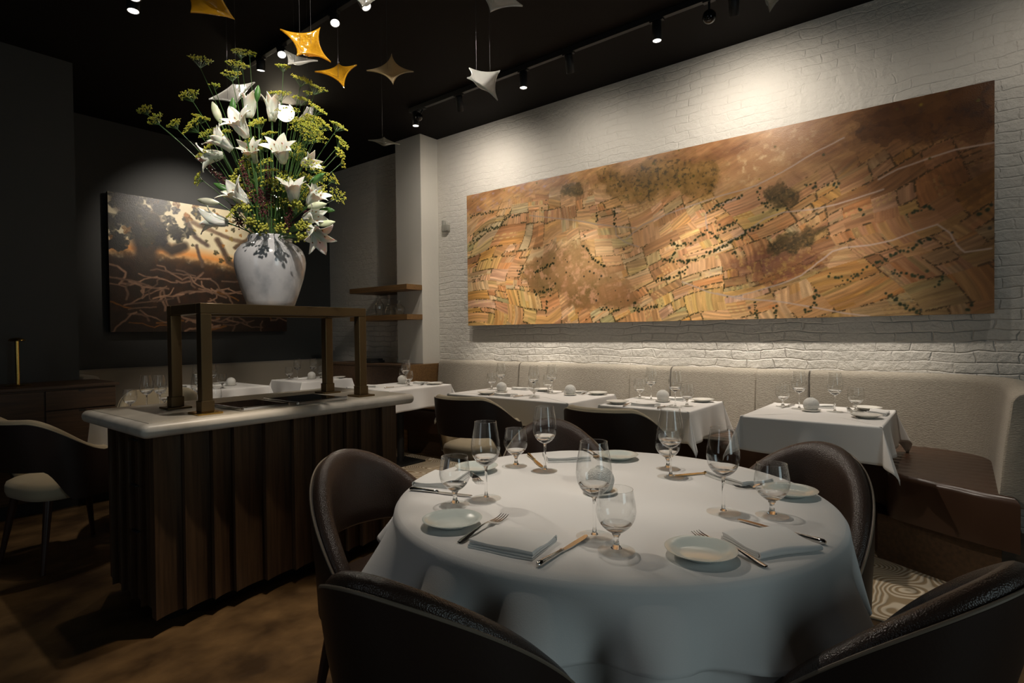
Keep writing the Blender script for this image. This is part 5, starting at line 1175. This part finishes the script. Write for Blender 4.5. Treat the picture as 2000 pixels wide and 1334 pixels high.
for y, aim, s, lens in ((4.22, (3.81, 4.22, 0), 'pointing down at the far end, next to the column', M_lamp), (3.63, (4.6, 4.15, 2.0), 'unlit side, tilted to the wall at the far left', M_lamp_dim), (2.88, (3.80, 2.88, 0), 'pointing down right of the bright white glass star', M_lamp),
                        (2.43, (4.6, 2.7, 2.0), 'tilted to the wall over the middle of the big painting', M_lamp_dim), (1.69, (3.81, 1.69, 0), 'pointing down over the right half of the big painting', M_lamp), (1.16, (4.6, 1.4, 2.0), 'tilted to the wall at the top edge of the photo', M_lamp_dim), (.70, (3.8, .7, 0), 'beyond the top edge of the photo', M_lamp)):
    if y < 1.0: continue
    head((3.80, y, 3.448), aim, 'black track spotlight ' + s, lens)
t = thing('track_transformer', 'round black unit hanging on the track at the top edge of the photo', 'track unit', (3.80, 1.32, 3.448))
MB().box((-.017, -.04, -.004), (.017, .04, .012), .002).obj('adapter', M_black, t, smooth=False)
MB().tube([(0, 0, 0), (0, 0, -.07)], .008, 10).obj('stem', M_black, t)
MB().ball((0, 0, -.10), .045, 3).obj('globe_body', M_blackglass, t)
t = thing('track_transformer', 'round dark unit at the far end of the track near the column', 'track unit', (3.80, 4.12, 3.448))
MB().box((-.017, -.04, -.004), (.017, .04, .012), .002).obj('adapter', M_black, t, smooth=False)
MB().tube([(0, 0, 0), (-.03, 0, -.06)], .008, 10).obj('stem', M_black, t)
MB().ball((-.05, 0, -.09), .038, 3).obj('globe_body', M_blackglass, t)
for y, aim, s, lens in ((3.05, (2.47, 2.4, 2.4), 'shining brightest at the top between the glass stars', M_lamp), (3.36, (1.9, 2.6, 1.8), 'small lit one left of the brightest ceiling lamp', M_lamp), (4.05, (1.9, 3.2, 1.9), 'lit one left of the big amber star', M_lamp), (4.36, (2.5, 4.8, 0.7), 'lowest lit one left of the white glass crescent', M_lamp)):
    head((2.30, y, 3.448), aim, 'black track spotlight over the counter, ' + s, lens, BL=.06, g='spotlights above the counter')
def can(loc, aim, s, lens, BL=.07, LR=.0305):
    t = thing('ceiling_spotlight', s, 'spotlight', loc)
    MB().lathe([(0, -.012), (LR + .02, -.012), (LR + .02, 0), (0, 0)], 28).obj('ceiling_plate', M_black, t)
    d = (Vector(aim) - Vector(loc)).normalized(); q = d.to_track_quat('-Z', 'Y').to_matrix().to_4x4(); Mx = Matrix.Translation((0, 0, -.03)) @ q
    MB().lathe([(0, .02), (LR, .02), (LR + .006, .014), (LR + .006, -BL), (LR + .003, -BL - .004), (LR + .0008, -BL + .003), (0, -BL + .003)], 28).xform(Mx).obj('lamp_body', M_black, t, angle=50)
    MB().lathe([(0, -BL - .0015), (LR, -BL - .0015), (LR, -BL + .002), (0, -BL + .002)], 24).xform(Mx).obj('lens', lens, t, angle=50)
can((1.387, 4.27, 3.5), (1.3, 4.0, 0), 'ceiling spotlight at the upper left, lower one of the pair', M_lamp)
can((1.344, 4.11, 3.5), (1.0, 3.4, 0), 'ceiling spotlight at the upper left, upper one of the pair cut by the frame', M_lamp)
can((3.00, 5.23, 3.5), (1.62, 2.9, 2.0), 'very bright ceiling spotlight glowing through the bouquet', M_lamp_bright, LR=.085)

# ------------------------------------------------------------------ hanging cast glass stars
def star(tips, k, mt, lab, name, th=.007, bulge=.03, wires=((0.35, 0.5),), top=True):
    """four drawn-out tips, hollow curved sides between them, softly bowed skin"""
    P = [Vector(p) for p in tips]; c = sum(P, Vector()) / 4
    nrm = (P[1] - P[3]).cross(P[2] - P[0]).normalized()
    def side(a, b, u):
        q = (a + b) / 2 * (1 - k) + c * k
        return a * (1 - u) ** 2 + q * 2 * u * (1 - u) + b * u * u
    A, B, D, E_ = P[0], P[1], P[2], P[3]
    def fn(u, v):
        bot = side(A, B, u); topc = side(E_, D, u); le = side(A, E_, v); ri = side(B, D, v)
        bl = A * (1 - u) * (1 - v) + B * u * (1 - v) + D * u * v + E_ * (1 - u) * v
        p = bot * (1 - v) + topc * v + le * (1 - u) + ri * u - bl
        p = p + nrm * bulge * (math.sin(PI * u) * math.sin(PI * v))
        return tuple(p - c)
    t = thing('glass_star', lab, 'hanging glass', tuple(c), 0, 'cast glass stars hanging from the ceiling')
    o = MB().grid(fn, 25, 25).obj('glass_body', mt, t, angle=180)
    sm = o.modifiers.new('solid', 'SOLIDIFY'); sm.thickness = th; sm.offset = 0
    for (u, v) in wires:
        p = Vector(fn(u, v))
        MB().tube([p, (p.x, p.y, CEIL - c.z - .0005)], .0007, 6).obj('wire', M_wire, t)
star(RAYS['amber_top'], .25, M_amber, 'long amber cast glass piece at the top edge, left of the bouquet', 'a')
star(RAYS['amber_big'], .68, M_amber, 'large glowing amber glass star with four drawn corners above the bouquet', 'b', bulge=.05, wires=((.3, .3), (.7, .3)))
star(RAYS['white_behind'], .35, M_opal, 'small white glass crescent just behind the large amber star', 'c')
star(RAYS['amber_small'], .74, M_amber, 'smaller amber glass star at the right of the large one', 'd')
star(RAYS['gold'], .76, M_palegold, 'pale gold glass star hanging right of the amber ones', 'e', wires=((.5, .2),))
star(RAYS['white_bright'], .5, M_opal, 'bright white glass star with a long tail, hanging alone before the track', 'f', bulge=.05, wires=((.25, .15), (.75, .15)))
star(RAYS['white_top'], .4, M_opal, 'white glass star cut by the top edge of the photo, above the track', 'g')
star(RAYS['grey_top'], .4, M_smoke, 'grey glass star cut by the top edge above the brightest lamp', 'h')
star(RAYS['right_top'], .4, M_smoke, 'clear ribbed glass star tip at the top edge, farthest right', 'i')
star(RAYS['clear'], .7, M_smoke, 'thin clear glass star seen edge on in front of the white column', 'j')
star(RAYS['white_flowers'], .30, M_opal, 'white glass star half hidden by the flowers at the bouquet top', 'k', bulge=.04, wires=((.3, .3), (.75, .3)))
star(RAYS['pale_flowers'], .2, M_opal, 'small pale glass piece behind the right of the bouquet', 'l', wires=((.5, .3),))

# ------------------------------------------------------------------ bouquet
MOUTH = Vector((1.535, 2.845, 1.765))
def curve_pts(a, b, n=7, bow=.25):
    """stem: rises from the jar mouth and bends towards the head"""
    a = Vector(a); b = Vector(b); m = Vector((a.x + (b.x - a.x) * bow, a.y + (b.y - a.y) * bow, a.z + (b.z - a.z) * .55))
    return [a * (1 - t) ** 2 + m * 2 * t * (1 - t) + b * t * t for t in [i / (n - 1) for i in range(n)]]
def stem_path(head_, n=8):
    h = Vector(head_); d = Vector((h.x - MOUTH.x, h.y - MOUTH.y, 0)); r_ = d.length
    k = min(r_, .055) / max(r_, 1e-6); m = MOUTH + d * k + Vector((0, 0, .0)); s = Vector((MOUTH.x - d.x * k * .6, MOUTH.y - d.y * k * .6, MOUTH.z - .22))
    return [s] + curve_pts(m, h, n - 1, .35)
def frame_of(d):
    z = Vector(d).normalized(); x = z.orthogonal().normalized(); y = z.cross(x); return Matrix((x, y, z)).transposed().to_4x4()
def part(t, nm, mb, m, ang=60): return mb.obj(nm, m, t, angle=ang)

def petal(mb, phi, L, W, openness, tw=0.0, nb=9):
    """one lily petal: cupped blade leaving the throat, rolling outwards at the tip"""
    n, m = nb, 5; v = []
    for i in range(n):
        s = i / (n - 1)
        ang = (0.25 + 0.55 * openness) * (s ** .8) * 1.0 + (1.15 * openness) * max(0, s - .45) ** 1.4 * 1.6
        # centre line by integrating the lean angle
        if i == 0: r_, z, prev = .006, 0.0, 0.0
        else:
            a = (prev + ang) / 2; r_ += math.sin(a) * L / (n - 1); z += math.cos(a) * L / (n - 1); prev = ang
        w = W * (math.sin(PI * min(1, (s * .93 + .07)) ** .8) ** .75) * (1 if s < .99 else .12)
        for j in range(m):
            q = (j / (m - 1) - .5) * 2
            cup = (1 - q * q) * .012 * (1 - .5 * s)
            x = r_ + cup * math.cos(ang); y = q * w / 2 + tw * s * .01; zz = z - cup * math.sin(ang) + .003 * math.sin(s * 9 + q * 3)
            v.append((x * math.cos(phi) - y * math.sin(phi), x * math.sin(phi) + y * math.cos(phi), zz))
    f = [(i * m + j, i * m + j + 1, (i + 1) * m + j + 1, (i + 1) * m + j) for i in range(n - 1) for j in range(m - 1)]
    mb.add(v, f)

def lily(head_, d, op, sc, lab, i):
    t = thing('white_lily', lab, 'lily', tuple(MOUTH), 0, 'white lilies in the jar')
    rg = random.Random(i * 13 + 1); h = Vector(head_); F = frame_of(d)
    base = h - Vector(d).normalized() * .045 * sc
    pts = [p - MOUTH for p in stem_path(base)]
    part(t, 'stem', MB().tube(pts, [.004] * (len(pts) - 1) + [.005], 7), M_stem)
    fl = MB(); ph = rg.uniform(0, 1)
    for k in range(6): petal(fl, ph + k * PI / 3, (.135 + .01 * (k % 2)) * sc * rg.uniform(.94, 1.05), (.060 if k % 2 else .044) * sc, op * rg.uniform(.85, 1.1), rg.uniform(-1, 1))
    fl.xform(Matrix.Translation(base - MOUTH) @ F)
    o = part(t, 'flower', fl, M_lily, 180)
    sm = o.modifiers.new('solid', 'SOLIDIFY'); sm.thickness = .0012
    st = MB(); an = MB()
    for k in range(6):
        a = k * PI / 3 + .3; r1 = (.012 + .020 * op) * sc; z1 = .075 * sc
        st.tube([(0, 0, .01), (r1 * .4 * math.cos(a), r1 * .4 * math.sin(a), .045 * sc), (r1 * math.cos(a), r1 * math.sin(a), z1)], .0009, 5)
        an.ball((r1 * math.cos(a), r1 * math.sin(a), z1), .0032, 1, (1, 1, 2.0))
    st.tube([(0, 0, .01), (0, 0, .09 * sc)], .0014, 5)
    Mx = Matrix.Translation(base - MOUTH) @ F
    so = part(t, 'stamens', st.xform(Mx), M_palebud); an.xform(Mx).obj('anthers', M_anther, so)
    # a couple of lance leaves on the stem
    lf = MB()
    for k in range(2):
        p = Vector(pts[3 + k]); a = rg.uniform(0, 6.28); L = rg.uniform(.07, .11); dd = Vector((math.cos(a) * .8, math.sin(a) * .8, .6)).normalized(); sd = dd.cross(Vector((0, 0, 1))).normalized()
        def fn(u, w, p=p, dd=dd, sd=sd, L=L): return tuple(p + dd * L * u + sd * (w - .5) * .022 * math.sin(PI * max(.02, u)) ** .8 - Vector((0, 0, 1)) * .03 * u * u + Vector((0, 0, 1)) * .003 * abs(w - .5))
        lf.grid(fn, 8, 3)
    part(t, 'leaf', lf, M_green)
for i, (h, d, op, sc, lab) in enumerate(LILIES): lily(h, d, op, sc, lab, i)

for i, (h, d, sc, pale, lab) in enumerate(BUDS):
    t = thing('lily_bud', lab, 'lily bud', tuple(MOUTH), 0, 'closed lily buds in the jar')
    h = Vector(h); dv = Vector(d).normalized(); base = h - dv * .04 * sc
    pts = [p - MOUTH for p in stem_path(base)]
    part(t, 'stem', MB().tube(pts, .0032, 7), M_stem)
    def fn(u, w, sc=sc):
        z = w * .088 * sc; r_ = .0155 * sc * (math.sin(PI * min(1, w * .92 + .06)) ** .8) * (1 + .07 * math.cos(3 * u * 2 * PI)); 
        return (r_ * math.cos(u * 2 * PI), r_ * math.sin(u * 2 * PI), z)
    mb = MB().grid(fn, 18, 12, cu=True); n0 = 0
    mb.f.append(tuple(j * 12 for j in range(18))[::-1]); mb.m.append(0); mb.f.append(tuple(j * 12 + 11 for j in range(18))); mb.m.append(0)
    part(t, 'bud', mb.xform(Matrix.Translation(base - MOUTH) @ frame_of(d)), M_palebud if pale else M_green)

def umbel(mb_s, mb_f, c, d, R_, rg, nray=18, ndot=9):
    F = Matrix.Translation(c) @ frame_of(d); low = F @ Vector((0, 0, -R_ * .75))
    for k in range(nray):
        a = k * 2.39996; r_ = R_ * math.sqrt((k + .5) / nray); p = Vector((r_ * math.cos(a), r_ * math.sin(a), R_ * .16 * (1 - (r_ / R_) ** 2) + rg.uniform(-.1, .1) * R_))
        mb_s.tube([low, (low + (F @ p)) / 2 - (F @ p - low).cross(Vector(d)) * .0, F @ p], .0006, 3, cap=False)
        for j in range(ndot):
            q = p + Vector((rg.gauss(0, R_ * .105), rg.gauss(0, R_ * .105), rg.gauss(.002, R_ * .05)))
            mb_f.ball(F @ q, rg.uniform(.0020, .0034), 0)
    return low
MISC = 'yellow green fennel head packed among the lilies in the middle of the bouquet'
for i, (h, s, d, lab) in enumerate(FENNEL):
    rg = random.Random(100 + i)
    t = thing('fennel', lab or MISC, 'fennel', tuple(MOUTH), 0, 'fennel heads in the jar' if lab else 'fennel heads packed inside the bouquet')
    c = Vector(h) - MOUTH; ms = MB(); mf = MB()
    low = umbel(ms, mf, c, Vector(d).normalized(), s, rg, 16 if s > .03 else 9, 9)
    pts = [p - MOUTH for p in stem_path(low + MOUTH)]
    part(t, 'stem', MB().tube(pts, [.0024] * 3 + [.0018] * (len(pts) - 3), 6), M_stem)
    part(t, 'flower_stalks', ms, M_stem, 180); part(t, 'flower_head', mf, M_fennel, 180)

for i, (h, lab) in enumerate(BERRIES):
    rg = random.Random(300 + i); t = thing('berry_sprig', lab, 'berries', tuple(MOUTH), 0, 'yellow green berry clusters in the jar')
    c = Vector(h) - MOUTH; mf = MB(); ms = MB()
    low = c + Vector((0, 0, -.05)) if c.z > .06 else c * .4
    for k in range(38):
        p = c + Vector((rg.gauss(0, .0135), rg.gauss(0, .0135), rg.gauss(0, .012)))
        mf.ball(p, rg.uniform(.0046, .0064), 2); ms.tube([low, p], .0007, 3, cap=False)
    pts = [Vector((c.x * -.3, c.y * -.3, -.2)), Vector((c.x * .25, c.y * .25, -.02)), low]
    part(t, 'stem', MB().tube(pts, .0022, 6), M_stem); part(t, 'berry_stalks', ms, M_stem, 180); part(t, 'berry_cluster', mf, M_berry, 180)

for i, (a, b, lab) in enumerate(PLUMES):
    rg = random.Random(400 + i); t = thing('plume_sprig', lab, 'plume', tuple(MOUTH), 0, 'burgundy plumes in the jar')
    a = Vector(a) - MOUTH; b = Vector(b) - MOUTH; mf = MB()
    for k in range(230):
        u = rg.random(); p = a + (b - a) * u; w = .018 * (1 - .55 * u)
        mf.ball(p + Vector((rg.gauss(0, w * .6), rg.gauss(0, w * .6), rg.gauss(0, .008))), rg.uniform(.0022, .0042), 1)
    part(t, 'stem', MB().tube([Vector((a.x * -.3, a.y * -.3, -.2)), Vector((a.x * .3, a.y * .3, -.02)), a, b], .0026, 6), M_stem); part(t, 'plume', mf, M_burg, 180)
